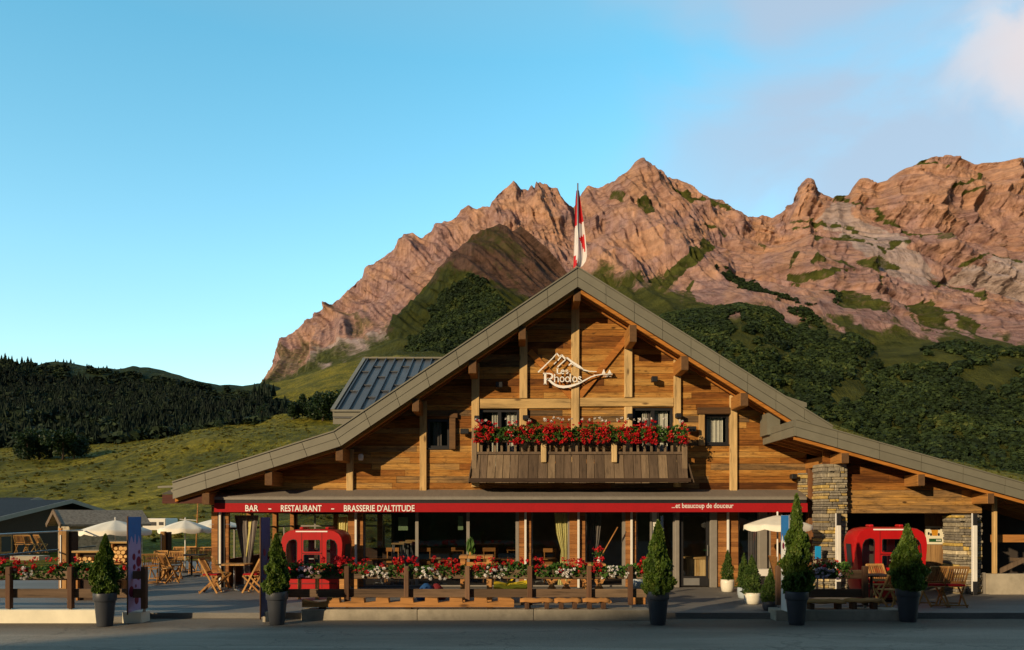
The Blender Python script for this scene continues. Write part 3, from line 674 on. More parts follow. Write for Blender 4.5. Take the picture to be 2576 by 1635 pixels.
def sample(grid, mask, n, seed, jit=1.0):
    r = np.random.default_rng(seed); Xa, Ya, Za = grid[0], grid[1], grid[2]
    R, Cc = Xa.shape
    ar = np.abs(Xa[:-1, 1:]-Xa[:-1, :-1])*np.hypot(Ya[1:, :-1]-Ya[:-1, :-1], Za[1:, :-1]-Za[:-1, :-1])*mask[:-1, :-1]
    c = np.cumsum(ar.ravel()); k = np.searchsorted(c, r.uniform(0, c[-1], n)); i, j = k//(Cc-1), k % (Cc-1); a, b_ = r.uniform(0, 1, (2, n))
    def L2(G): return (G[i, j]*(1-a)+G[i, j+1]*a)*(1-b_)+(G[i+1, j]*(1-a)+G[i+1, j+1]*a)*b_
    return np.stack([L2(Xa), L2(Ya), L2(Za)], -1)
BT = [blob_template(s) for s in (1, 2, 3)]; CT = [conifer_template(s) for s in (4, 5, 6)]
pn = fbm(MTN[3]/60, MTN[4]/34, 4, 81); pn2 = fbm(MTN[3]/22, MTN[4]/14, 3, 82)
FOR = [(1500,930),(1640,860),(1700,800),(1760,778),(1791,776),(1864,762),(1900,772),(1940,788),(1985,822),(2040,838),(2100,846),(2160,866),(2205,905),(2260,920),(2330,884),(2430,872),(2520,884),(2700,900),(2900,930),(2900,1300),(1500,1300)]
mk = inpoly(MTN[3]+pn*30, MTN[4]+pn2*14, FOR) & (MTN[1] < 1250) & (pn > -.24+.25*sstep(2050, 2400, MTN[3])*sstep(1000, 880, MTN[4])) & ~((pn2 > .30) & (MTN[4] > 890))
pos = sample(MTN, mk, 34000, 5)
tag(wood_mass('forest', pos, 2.5, 7.5, M['forest'], BT, 6, (1.0, 1.6)), 'dark green broadleaf forest covering the slope right of the gable', 'forest')
mk = inpoly(MTN[3]+pn*14, MTN[4]+pn2*8, zq([(540,705),(620,715),(860,870),(1145,965),(1090,950),(900,905),(700,830),(560,760)])) | inpoly(MTN[3]+pn*14, MTN[4]+pn2*8, zq([(950,950),(1080,980),(1240,1080),(1100,1040)])) | inpoly(MTN[3]+pn*14, MTN[4]+pn2*8, zq([(1205,850),(1260,850),(1300,915),(1230,900)]))
pos = sample(MTN, mk & (pn2 > -.25), 1500, 15)
tag(wood_mass('thicket', pos, 3, 6.5, M['forest'], BT, 16, (1.2, 1.8)), 'dark alder thicket streaking the rocky slope above the forest', 'thicket')
pn = fbm(SPUR[3]/40, SPUR[4]/30, 4, 83)
mk = inpoly(SPUR[3]+pn*24, SPUR[4]+pn*16, [(1060,765),(1095,738),(1190,707),(1222,715),(1262,765),(1300,830),(1330,900),(1300,1000),(980,1000),(1010,905),(1050,850),(1090,800)])
pos = sample(SPUR, mk, 9000, 7)
tag(wood_mass('woodland', pos, 3, 7, M['forest'], BT, 8, (1.0, 1.5)), 'dark woodland patch below the brown peak left of the gable', 'woodland')
HILL = (X3, Y3, Z3, u3, v3)
pn = fbm(u3/50, v3/24, 4, 84)
mk = (v3 > interp([(-500,900),(0,925),(120,955),(260,985),(330,975),(420,992),(500,1010),(600,1030),(900,1080)], u3)+pn*26) & (T3 < 2.95)
pos = sample(HILL, mk, 5200, 9)
tag(wood_mass('conifer_forest', pos, 4.5, 11, M['conifer'], CT, 10, (1.0, 1.6)), 'dark spruce forest covering the left hill above the meadow', 'forest')
mk = (v3 > interp([(-500,900),(0,915),(300,940),(560,982),(900,1060)], u3)+pn*5) & ((pn > -.1) | (v3 > 1000)) & (T3 < 3)
pos = sample(HILL, mk, 6500, 19)
tag(wood_mass('scrub', pos, 2.5, 5.5, M['darkleaf'], BT, 20, (1.1, 1.9)), 'dark scrub and low trees growing between the spruces of the left hill', 'scrub')

r_ = np.random.default_rng(31); pn4 = fbm(u4/70, v4/30, 4, 85); mk = (Y4 > 48) & (Y4 < 420) & (u4 > -250) & (u4 < 2700) & (pn4 > -.35)
pos = sample((X4, Y4, Z4), mk, 11000, 41)
tag(wood_mass('meadow_tussocks', pos, .14, .42, M['tussock'], BT, 42, (1.3, 2.6)), 'coarse grass tussocks scattered over the sunlit meadow', 'grass')
# ============================================================ the restaurant building
YW, YF = 21.2, 20.1
BLD = thing('restaurant_chalet', 'large timber gabled chalet restaurant with metal roof and stone pillars', 'building', (0, YW, 0))
def part(mb, name, mat, parent=BLD): return mb.build(name, M[mat] if isinstance(mat, str) else mat, parent)
def R(px, py): return (X(px, YF), Z(py, YF))
TL = [R(434,1214), R(840,1086), R(1453,674), R(2095,1074)]
def offset(poly, d):
    out = []
    for i, p in enumerate(poly):
        ns = []
        for a, b in ((i-1, i), (i, i+1)):
            if a < 0 or b >= len(poly): continue
            dx, dz = poly[b][0]-poly[a][0], poly[b][1]-poly[a][1]; l = math.hypot(dx, dz); ns.append((dz/l, -dx/l))
        nx = sum(n[0] for n in ns)/len(ns); nz = sum(n[1] for n in ns)/len(ns); l = math.hypot(nx, nz)
        k = d/(l*l) if len(ns) == 2 else d
        out.append((p[0]+nx*k, p[1]+nz*k) if len(ns) == 2 else (p[0], p[1]+(d/ns[0][1])))
    return out
def zline(poly, x):
    for (x0, z0), (x1, z1) in zip(poly, poly[1:]):
        if x0 <= x <= x1: return z0+(z1-z0)*(x-x0)/(x1-x0)
    return -1e9
def strip(mb, poly, d0, d1, y0, y1, seg=None, gap=.006, tint=None):
    A, B = offset(poly, d0), offset(poly, d1)
    for i in range(len(poly)-1):
        l = math.hypot(A[i+1][0]-A[i][0], A[i+1][1]-A[i][1]); n = max(1, round(l/seg)) if seg else 1
        for k in range(n):
            t0, t1 = k/n+(gap/l if seg and (k or i) else 0), (k+1)/n-(gap/l if seg else 0)
            q = [tuple(a[j]+(b[j]-a[j])*t for j in (0, 1)) for a, b, t in ((A[i], A[i+1], t0), (A[i], A[i+1], t1), (B[i], B[i+1], t1), (B[i], B[i+1], t0))]
            mb.prism(q[::-1], y0, y1, tint if tint is not None else random.uniform(.3, .7))
    return mb
def band(poly, d0, d1): return offset(poly, d0)+offset(poly, d1)[::-1]
# roof
roof = part(MB().prism(band(TL, .02, .20)[::-1], YF+.09, 33), 'roof', 'roofmetal')
m = MB(); strip(m, TL, 0, .20, YF, YF+.07, .93); strip(m, TL, .208, .416, YF+.012, YF+.075, .93); part(m, 'fascia', 'metal', roof)
m = MB(); strip(m, TL, -.035, -.002, YF-.03, YF+.16); part(m, 'edge_trim', 'metal', roof)
part(MB().prism(band(TL, .14, .40)[::-1], YF+.09, YF+.13), 'fascia_backing', 'dark', roof)
part(MB().prism(band(TL, .202, .262)[::-1], YF+.14, 33), 'soffit', 'rafter', roof)
LF, RT = TL[:3], TL[2:]
for y, d in ((YF+.15, .49), (YF+.52, .43), (YF+.88, .43)):
    for side in (LF, RT):
        m = MB(); q = band(side, .263, d)
        m.prism(q[::-1], y, y+.075, random.uniform(.4, .8)); part(m, 'rafter', 'rafter')
# gutter and end board of the left eave
m = MB(); x0 = TL[0][0]; m.beam((x0-.42, YF+.1, 2.80), (x0+.02, YF+.1, 2.82), .1, .05); m.tube([(x0-.05, YF+.15, 2.72), (x0-.05, 33, 2.72)], .07, 10); part(m, 'gutter', 'metal', roof)
part(MB().box(x0-.38, X(508, 20.25)-.004, 20.32, 20.42, 2.36, 2.60), 'eave_board', wood('eave_board_wood', [(0,(.07,.022,.016)),(1,(.10,.035,.022))], 'x', knots=False), roof)
part(MB().prism([(x0-.4, 2.62), (x0+.02, 2.62), (x0+.02, 2.80)], 20.30, 20.6), 'eave_end', 'dark', roof)
# purlins
for a in ((1443,1461,736,757), (1305,1323,829,853.6), (1179,1198.4,914,939), (1037,1054.5,1011,1035), (844.5,863,1135,1159), (666,685,1193,1220.6), (508,527,1249,1269), (1583,1602,826,860), (1713,1732.5,904,931), (1862,1882.6,997,1021)):
    y = 20.25; z1 = Z(a[2], y)+.10; m = MB(); m.cbox(X(a[0], y), X(a[1], y), y, 21.35, Z(a[3], y), z1, .012, random.uniform(.3, .8)); pu_ = part(m, 'purlin', 'purlin'); part(MB().box(X(a[0], y)+.008, X(a[1], y)-.008, y-.004, y-.0005, Z(a[3], y)+.008, z1-.01), 'purlin_end', 'darkend', pu_)
# siding
def siding(x0, x1, z0, z1, yf, rh, roofpoly, openings, seed, tints=None, dep=.05, lens=(2.2, 7)):
    r = random.Random(seed); m = MB(); k = 0; z = z0
    while z < z1:
        h = rh*r.uniform(.9, 1.1); cuts = sorted({z, z+h}|{q for o in openings for q in (o[2], o[3]) if z < q < z+h})
        segs = []; x = x0-r.uniform(0, 2)
        while x < x1:
            l = r.uniform(*lens); segs.append((x, x+l, r.random() if tints is None else tints(r, (z-z0)/(z1-z0), x), r.uniform(-.007, .007))); x += l
        for c0, c1 in zip(cuts, cuts[1:]):
            for (a, b, t, j) in segs:
                a, b = max(a, x0), min(b, x1)
                ivs = [(a+.003, b-.003)]
                for o in openings:
                    if o[2] < c1-1e-4 and o[3] > c0+1e-4:
                        nv = []
                        for (p, q) in ivs:
                            if o[1] <= p or o[0] >= q: nv.append((p, q)); continue
                            if p < o[0]: nv.append((p, o[0]))
                            if q > o[1]: nv.append((o[1], q))
                        ivs = nv
                for (p, q) in ivs:
                    if roofpoly:      # keep only what lies under the roof
                        xs_ = [p+(q-p)*i/60 for i in range(61)]; ok = [xx for xx in xs_ if zline(roofpoly, xx) >= c1]
                        if not ok: continue
                        p, q = ok[0], ok[-1]
                    if q-p > .02: m.box(p, q, yf+j, yf+dep, c0+.007, c1-.001, t)
        z += h
    return m
def wr(a): return (X(a[0], YW), X(a[1], YW), Z(a[3], YW), Z(a[2], YW))
W1 = (X(1207,YW), X(1306,YW), 3.05, Z(1030,YW)); W2 = (X(1592,YW), X(1693,YW), 3.05, Z(1026,YW))
W3 = wr((1075,1131,1054,1127)); W4 = wr((1772,1834,1043,1118))
XL, XR = X(532,YW), 8.34
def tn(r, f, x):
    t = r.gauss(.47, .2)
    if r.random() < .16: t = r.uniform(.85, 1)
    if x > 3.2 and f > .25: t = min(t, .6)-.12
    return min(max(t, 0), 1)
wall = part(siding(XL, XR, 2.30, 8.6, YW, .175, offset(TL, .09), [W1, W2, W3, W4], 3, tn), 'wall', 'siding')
part(MB().prism([(XL+.1, 2.3)]+[(px, pz) for px, pz in offset(TL, .15) if XL+.2 < px < XR]+[(XR-.1, zline(offset(TL, .15), XR-.1)), (XR-.1, 2.3)], 21.9, 22.0), 'inner_wall', 'interior')
for xa, xb in ((XL+.02, XL+.12), (XR-.14, XR-.04)): part(MB().box(xa, xb, YW+.08, 32.5, 2.3, zline(offset(TL, .1), xa if xa > 0 else xb)-.02), 'side_wall', 'siding')
# timber frame on the gable
def post(px0, px1, py0, py1, mat='timber', dep=.10, tint=None):
    m = MB(); m.cbox(X(px0, YW), X(px1, YW), YW-dep, YW+.02, Z(py1, YW), Z(py0, YW), .01, random.uniform(.3, .9) if tint is None else tint); return part(m, 'post' if mat == 'timber' else 'crossbeam', mat)
for a in ((1436.6,1456.8,712,1206), (1307,1326.6,835,1003), (1307,1326.6,1028.6,1206), (1570,1589.7,855,1000.5), (1570,1589.7,1024,1206), (1186.6,1206,915,1225), (1694,1711.5,905,1225), (1056.7,1074,1010,1241), (1834.6,1852.6,995,1241), (873,890,1130,1241)): post(*a)
post(1206.5, 1436, 1004, 1028, 'timberx', .07); post(1457.4, 1693.5, 1001, 1023, 'timberx', .07)
post(1753, 1834, 1026, 1043, 'brownjamb', .13, .1); post(1757, 1771.5, 1043.5, 1121, 'timber', .09, .1); post(1131.5, 1147, 1053, 1131, 'brownjamb', .13, .9); post(1131.5, 1152, 1041, 1052.5, 'brownjamb', .11, .5)
for p0, p1 in (((1439,1000), (1332,884)), ((1455,1000), (1583,842))):
    m = MB(); m.beam((X(p0[0],YW), YW-.035, Z(p0[1],YW)), (X(p1[0],YW), YW-.035, Z(p1[1],YW)), .065, .17, (0,0,1)); part(m, 'brace', 'rafter')
def qd(m, x0, x1, y, z0, z1): return m.add([(x0,y,z0),(x1,y,z0),(x1,y,z1),(x0,y,z1)], [(0,1,2,3)])
def window(o, nleaf, curt, frame=.07, sill=True):
    x0, x1, z0, z1 = o; f = MB()
    f.prism([(x0,z0),(x1,z0),(x1,z1),(x0,z1)], YW+.03, YW+.13, holes=[[(x0+frame,z0+frame),(x0+frame,z1-frame),(x1-frame,z1-frame),(x1-frame,z0+frame)]])
    for i in range(1, nleaf):
        xm = x0+(x1-x0)*i/nleaf; f.box(xm-.05, xm+.05, YW+.035, YW+.125, z0+frame, z1-frame)
    w_ = part(f, 'window', 'dark'); g = MB(); qd(g, x0+frame, x1-frame, YW+.08, z0+frame, z1-frame); part(g, 'pane', 'glass', w_)
    for (a, b, mat_) in curt:
        c = MB(); n = 26; ax = x0+(x1-x0)*a; bx = x0+(x1-x0)*b; v = []
        for i in range(n+1):
            xx = ax+(bx-ax)*i/n; yy = YW+.22+.025*math.sin(i*1.9)+.012*math.sin(i*.7); v += [(xx, yy, z0+.05), (xx, yy, z1-.05-.03*math.sin(math.pi*i/n))]
        c.add(v, [(2*i, 2*i+2, 2*i+3, 2*i+1) for i in range(n)], .5, True); c.build('curtain', M[mat_], w_, fix=False)
    if sill: part(MB().box(x0-.02, x1+.02, YW-.03, YW+.06, z0-.04, z0+.0), 'sill', 'dark', w_)
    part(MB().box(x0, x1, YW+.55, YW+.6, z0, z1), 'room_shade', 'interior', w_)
window(W1, 2, [(.30,.45,'curtain'), (.47,.58,'curtaingrey'), (.66,.97,'curtain')], sill=False); window(W2, 2, [(.26,.37,'curtain'), (.39,.52,'curtaingrey'), (.58,.90,'curtain')], sill=False)
window(W3, 1, [(.22,.6,'curtaingrey')]); window(W4, 1, [(.1,.36,'curtain'), (.40,.82,'curtain')])
# balcony
bal = part(MB().box(-1.16, 4.86, 20.34, YW-.11, 2.95, 3.05), 'balcony', 'darkwood')
YB0, YB1 = 20.36, 20.45                                    # foot and head of the sloping apron
m = MB(); n = 25; r = random.Random(4); xb0, xb1, xt0, xt1 = -1.115, 4.80, -1.06, 4.755; xs_ = np.cumsum([0]+[r.uniform(.8, 1.2) for _ in range(n)]); xs_ = xs_/xs_[-1]
for i in range(n):
    a, b = xs_[i]+.0012, xs_[i+1]-.0012; zb = 2.935-r.uniform(0, .02); j = r.uniform(-.006, .006); t = r.random()
    v = []
    for (y, zz, l, h) in ((YB0+j, zb, xb0, xb1), (YB1+j, 3.70, xt0, xt1)):
        for k in (a, b):
            for q in (0, .03): v.append((l+(h-l)*k, y+q, zz))
    m.add(v, [(0,2,6,4),(1,5,7,3),(0,4,5,1),(2,3,7,6),(4,6,7,5),(0,1,3,2)], t)
part(m, 'apron', 'sidingz', bal)
for sgn, xb, xt in ((-1, xb0-.09, xt0-.02), (1, xb1+.17, xt1+.02)):
    m = MB()
    for k in range(4):
        f0, f1 = k/4+.004, (k+1)/4-.004; m.add([(xb, YB0+.04+(YW-.13-YB0)*f0, 2.935), (xb, YB0+.04+(YW-.13-YB0)*f1, 2.935), (xt, YB1+.04+(YW-.13-YB1)*f1, 3.70), (xt, YB1+.04+(YW-.13-YB1)*f0, 3.70),
              (xb-sgn*.03, YB0+.04+(YW-.13-YB0)*f0, 2.935), (xb-sgn*.03, YB0+.04+(YW-.13-YB0)*f1, 2.935), (xt-sgn*.03, YB1+.04+(YW-.13-YB1)*f1, 3.70), (xt-sgn*.03, YB1+.04+(YW-.13-YB1)*f0, 3.70)], [(0,1,2,3),(7,6,5,4),(0,3,7,4),(1,5,6,2),(3,2,6,7),(0,4,5,1)], r.random())
    part(m, 'side_apron', 'sidingz', bal)
part(MB().box(xt0+.1, xt1-.1, YB1-.035, YB1+.06, 3.705, 3.775), 'lower_rail', 'sidingz', bal); part(MB().box(xt0+.1, xt1-.1, YB1-.0, YB1+.08, 4.30, 4.36), 'handrail', 'darkwood', bal)
for xa in (X(1187,20.45), X(1716,20.45)): part(MB().cbox(xa, xa+.14, YB1-.05, YB1+.09, 3.3, 4.42, tint=.9), 'corner_post', 'sidingz', bal)
for xa in (X(1361,20.45), X(1538,20.45)): part(MB().cbox(xa, xa+.145, YB1-.10, YB1+.05, 3.48, 4.28, tint=.95), 'newel', 'timber', bal)
k = 0; xx = xt0+.22
while xx < xt1-.2:
    if min(abs(xx-X(1367,20.45)), abs(xx-X(1544,20.45))) > .12: part(MB().box(xx-.032, xx+.032, YB1+.005, YB1+.04, 3.776, 4.299, tint=.8), 'baluster', 'sidingz', bal)
    xx += .186
# rear dormers
def dormer():
    x0, x1, ya, za, yb, zb = -5.5, 2.0, 23.0, 5.25, 28.0, 7.9
    d = part(MB().prism([(ya, za-.02), (yb, zb-.02), (33, za-.02), (33, za-.22), (yb, zb-.22), (ya, za-.22)], x0+.02, x1, axis='x'), 'dormer_roof', 'roofmetal')
    m = MB(); sl = (zb-za)/(yb-ya); L_ = math.hypot(yb-ya, zb-za); nx, nz = -(zb-za)/L_, (yb-ya)/L_
    i = 0; xx = x0+.14
    while xx < x1-.2:
        m.beam((xx, ya+nx*.02, za+nz*.02), (xx, yb+nx*.02, zb+nz*.02), .035, .07, (0, 0, 1), .1); i += 1
        for q in (.22+.33*(i % 3)/3, .60+.33*(i % 3)/3): m.beam((xx+.02, ya+q*(yb-ya), za+q*(zb-za)+.012), (xx+.33, ya+q*(yb-ya), za+q*(zb-za)+.012), .05, .03, (0, 0, 1), .0)
        xx += .34
    part(m, 'seam', 'roofmetal', d)
    m = MB(); m.beam((x0, ya-.03, za+.02), (x0, yb, zb+.02), .12, .07, (0, 0, 1)); m.beam((x0, yb, zb+.03), (x1, yb, zb+.03), .16, .06); m.beam((x0, ya-.02, za+.0), (x1, ya-.02, za+.0), .1, .06); part(m, 'verge_trim', 'metal', d)
    m = MB()
    for z0, z1, yy in ((za-.17, za-.035, ya-.01), (za-.40, za-.18, ya+.03)):
        for k in range(7): m.box(x0+.0+k*1.05, x0+1.042+k*1.05, yy, yy+.05, z0, z1, random.random())
    part(m, 'dormer_fascia', 'metal', d)
    part(MB().prism([(ya+.35, 3.2), (ya+.35, za-.15), (yb, zb-.25), (32.5, za-.2), (32.5, 3.2)], x0+.3, x0+.4, axis='x'), 'dormer_wall', 'siding', d)
    part(MB().box(x0+.3, x1, ya+.35, ya+.45, 4.2, za-.2), 'dormer_front', 'siding', d)
dormer()
m = MB(); m.prism([(5.5, 5.37), (9.05, 5.37), (9.05, 5.50), (8.2, 5.78), (5.5, 5.80)], 23, 29); part(m, 'side_dormer', 'metal')
# ground floor
GF = 2.3
def cladding(px0, px1, z0=0.02, z1=GF, y=YW, rh=.125, mat='panel', name='wall_panel'):
    r = random.Random(int(px0)); m = MB(); z = z0; xa, xb = X(px0, YW), X(px1, YW)
    while z < z1-.01:
        h = min(rh*r.uniform(.8, 1.2), z1-z); m.box(xa, xb, y+r.uniform(-.008, .008), y+.12, z+.003, z+h-.002, r.random()); z += h
    return part(m, name, mat)
def column(px, y=YW-.09, z0=0, z1=GF, w=.062, mat='white'):
    xa = X(px, YW); m = MB(); m.cbox(xa-w/2, xa+w/2, y, y+.06, z0, z1, .008); return part(m, 'steel_column', mat)
for a, b in ((532,575), (875,913), (1306,1336), (1433,1472), (1574,1600), (1804,1857), (1941,1968)): cladding(a, b)
for p in (556, 896.5, 1322, 1455, 1588, 1830): column(p)
part(MB().box(X(548,YW), X(566,YW), YW-.02, YW+.01, 0, GF), 'column_recess', 'dark')
column(1647.5, YW+.1, w=.16)
def glazing(px0, px1, mull=(), y=YW+.10, glass='darkglass', sill=.06):
    x0, x1 = X(px0, YW), X(px1, YW); f = MB(); w_ = .05
    f.prism([(x0,0.02),(x1,0.02),(x1,GF),(x0,GF)], y-.04, y+.04, holes=[[(x0+w_,sill),(x0+w_,GF-.06),(x1-w_,GF-.06),(x1-w_,sill)]])
    for q in mull: f.box(X(q, YW)-.045, X(q, YW)+.045, y-.05, y+.045, sill, GF-.06)
    g = part(f, 'glazed_front', 'grey'); part(qd(MB(), x0+w_, x1-w_, y, sill, GF-.06), 'pane', glass, g); return g
glazing(913, 1306, (1048, 1177, 1301)); glazing(1336, 1433, glass='glass'); glazing(1472, 1574, (1570,), glass='glass'); glazing(1600, 1641, glass='darkglass'); glazing(1655, 1699, glass='darkglass'); glazing(1857, 1941, (1912,))
part(MB().cbox(X(1698,YW), X(1709,YW), YW-.03, YW+.12, 0, GF), 'door_jamb', 'grey'); part(MB().cbox(X(1786,YW), X(1803.5,YW), YW-.05, YW+.12, 0, GF), 'door_jamb', 'grey'); part(MB().cbox(X(1909,YW), X(1930,YW), YW-.02, YW+.05, 0, GF), 'door_jamb', 'grey')
door = MB(); x0, x1 = X(1712,YW), X(1784,YW); door.prism([(x0,.03),(x1,.03),(x1,2.12),(x0,2.12)], YW+.06, YW+.11, holes=[[(x0+.09,.32),(x0+.09,2.02),(x1-.07,2.02),(x1-.07,.32)]])
door = part(door, 'door', 'dark'); part(qd(MB(), x0+.09, x1-.07, YW+.085, .32, 2.02), 'pane', 'glass', door); part(MB().beam((x1-.04, YW+.02, .9), (x1-.04, YW+.02, 1.2), .025, .025), 'handle', 'steel', door)
part(MB().box(x0+.1, x0+.55, YW+.055, YW+.06, .06, .26), 'kick_plate', 'steel', door)
part(MB().lathe([(.001,-.005),(.09,-.005),(.09,.005),(.001,.005)], (X(1778,YW), YW+.045, Z(1384,YW)), 20, sx=1, sy=.05), 'notice_disc', simple('green_notice', (.03,.15,.06), .5, .1, 5, bump=0), door)
part(MB().box(XL, XR, YW-.02, YW+.10, GF+.001, GF+.16), 'lintel', 'darkwood')
# structure under the right-hand end
part(MB().cbox(X(2027,YW), X(2044,YW), YW-.2, YW+.0, 0, Z(1170,YW)), 'post', wood('post_brown', [(0,(.16,.07,.03)),(1,(.22,.10,.04))], 'z', knots=False)); part(MB().cbox(X(2045,YW), X(2064,YW), YW-.12, YW+.05, 0, Z(1172,YW)), 'post', wood('post_dark', [(0,(.06,.03,.016)),(1,(.10,.05,.024))], 'z', knots=False))
m = MB(); m.beam((X(2047,YW), YW-.18, Z(1258,YW)), (X(2075,YW), YW-.18, Z(1236,YW)), .1, .12, (0,0,1)); part(m, 'brace', 'purlin')
cladding(1968, 2027, 0.02, GF, YW+.14, .2, 'darkwood')
# stone: built of courses of separate blocks
def stonework(x0, x1, y0, y1, z0, z1, seed, name, rounded=.0):
    r = random.Random(seed); m = MB(); z = z0
    while z < z1-.02:
        h = min(r.choice((.04,.055,.07,.085,.11)), z1-z); x = x0+r.uniform(-.03, .01)
        while x < x1-.03:
            l = min(r.uniform(.08, .32), x1+r.uniform(-.01,.02)-x); fx = ((x+l/2)-(x0+x1)/2)/((x1-x0)/2); back = rounded*fx*fx
            t = r.random()**1.3*.86
            if r.random() < .10: t = r.uniform(.85, .99)
            m.cbox(x+.005, x+l-.004, y0+r.uniform(-.025, .02)+back, y1, z+.004, z+h-.003, .014, t); x += l
        z += h
    m.box(x0+.03, x1-.03, y0+.05+rounded, y1-.02, z0, z1-.005, .12)
    return part(m, name, 'stone')
stonework(X(2066,19.3), X(2132,19.3), 19.22, 19.85, 0, Z(1166,19.3), 1, 'stone_pillar', .10); stonework(X(2403,19.45), X(2470,19.45), 19.36, 20.0, 0, 2.06, 2, 'stone_pillar', .12)
stonework(X(2006,YW), X(2029,YW), YW-.12, YW+.2, 2.45, Z(1190,YW), 3, 'stone_quoin')
for px, y in ((2111, 19.02), (2454, 19.05)):
    xa = X(px, y); m = MB(); m.cbox(xa-.055, xa+.055, y, y+.08, .35, 1.78, .01); c = part(m, 'pillar_post', 'white'); part(MB().cbox(xa-.055, xa+.055, y, y+.08, 1.781, 2.09, .01), 'pillar_post_shade', 'dark', c); part(MB().cbox(xa-.055, xa+.055, y, y+.08, 0, .349, .01), 'pillar_post_base', 'dark', c); part(MB().box(xa-.085, xa-.065, y+.01, y+.03, .1, 2.09), 'conduit', 'letter', c)  # dark top section stands for the roof shadow on the post
# annex roof and wall
YA = 18.8; YAW = 19.55
AX0, AZ0 = X(2002.5,YA), Z(1056,YA); AS = (Z(1216,YA)-AZ0)/(X(2574,YA)-AX0)
AL = [(AX0, AZ0), (AX0+8.4, AZ0+8.4*AS)]
ar = part(MB().prism(band(AL, .02, .18)[::-1], YA+.08, 31), 'annex_roof', 'roofmetal')
m = MB(); strip(m, AL, 0, .17, YA, YA+.06, 1.03); strip(m, AL, .177, .385, YA+.012, YA+.065, 1.03); part(m, 'fascia', 'metal', ar)
m = MB(); strip(m, AL, -.03, -.002, YA-.03, YA+.15); part(m, 'edge_trim', 'metal', ar)
m = MB()
for z0, z1, q in ((AZ0-.172, AZ0-.002, 0), (AZ0-.40, AZ0-.179, .012)):
    for a, b in ((YA+.0, YA+.9), (YA+.9, YA+1.45), (YA+1.45, 21.15)): m.box(AX0-.06+q, AX0-.001+q, a+.005, b-.005, z0, z1, random.random())
part(m, 'return_fascia', 'metal', ar)
part(MB().box(X(1927,20.6), X(1959,20.6), 20.5, 21.1, 4.25, Z(1040,20.6)), 'flashing_box', 'metal', ar)
part(MB().prism(band(AL, .182, .24)[::-1], YA+.09, 31), 'soffit', 'rafter', ar)
for y, d in ((YA+.10, .47), (YA+.42, .36), (YA+1.05, .36), (YA+1.5, .36), (YA+1.95, .36)):
    m = MB(); m.prism(band(AL, .241, d)[::-1], y, y+.08, random.uniform(.5, .9)); part(m, 'rafter', 'rafter')
for a in ((2116,2136,1145,1165,18.9,21.2), (2309,2327,1198,1222,18.9,19.7), (2484,2501.5,1246,1267,18.9,19.7)):
    m = MB(); m.cbox(X(a[0],a[4]), X(a[1],a[4]), a[4], a[5], Z(a[3],a[4]), Z(a[2],a[4])+.06, .012, .7); pu_ = part(m, 'purlin', 'purlin'); part(MB().box(X(a[0],a[4])+.008, X(a[1],a[4])-.008, a[4]-.004, a[4]-.0005, Z(a[3],a[4])+.008, Z(a[2],a[4])+.05), 'purlin_end', 'darkend', pu_)
AXR = X(2470,YAW)
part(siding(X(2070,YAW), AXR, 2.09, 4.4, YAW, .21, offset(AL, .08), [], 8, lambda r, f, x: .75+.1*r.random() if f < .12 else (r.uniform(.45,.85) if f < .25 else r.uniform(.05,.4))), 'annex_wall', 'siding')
part(MB().box(X(2070,YAW), AXR, YAW+.051, YAW+.2, 2.10, 2.4), 'annex_beam', 'darkwood')
part(MB().box(XR, AXR+.0, 24, 24.1, 0, 4.0), 'annex_back_wall', 'interior'); part(MB().box(AXR-.02, AXR+.06, 20.1, 24, 0, 2.9), 'annex_side_wall', 'interior'); part(MB().box(XR, AXR, YAW+.21, 24, 2.45, 2.5), 'annex_ceiling', 'interior')
pb = MB(); xa = X(2328,20.7)
for k in range(4): pb.box(xa+k*.142, xa+k*.142+.138, 20.7, 20.74, .25, 2.1, random.random())
part(pb, 'partition', wood('partition_boards', [(0,(.20,.10,.04)),(.5,(.30,.17,.07)),(1,(.40,.24,.1))], 'z', knots=False))
# lean-to at the far right
part(MB().cbox(X(2501,19.4), X(2509.5,19.4), 19.4, 19.5, .52, 2.6), 'shed_post', 'timber')
part(MB().box(X(2490,19.3), 17, 19.3, 19.5, 0, .53), 'low_wall', 'kerb'); part(MB().box(AXR+.06, 17, 22.5, 22.6, 0, 2.7), 'shed_back_wall', 'interior'); part(MB().box(X(2472,19.5), X(2489,19.3)-.004, 19.45, 19.7, 0, .55), 'shed_pier', 'grey')
m = MB(); m.box(X(2495,20), 17, 20, 20.06, Z(1364,20), Z(1345,20)); part(m, 'shed_rail', 'log'); part(MB().beam((X(2512,19.7), 19.7, Z(1438,19.7)), (X(2575,19.7), 19.7, Z(1408,19.7)), .06, .12), 'shed_brace', 'sidingz'); part(MB().box(X(2560,19.8), 17, 19.8, 20.1, Z(1412,19.8), Z(1404,19.8)), 'shed_shelf', 'sidingz')
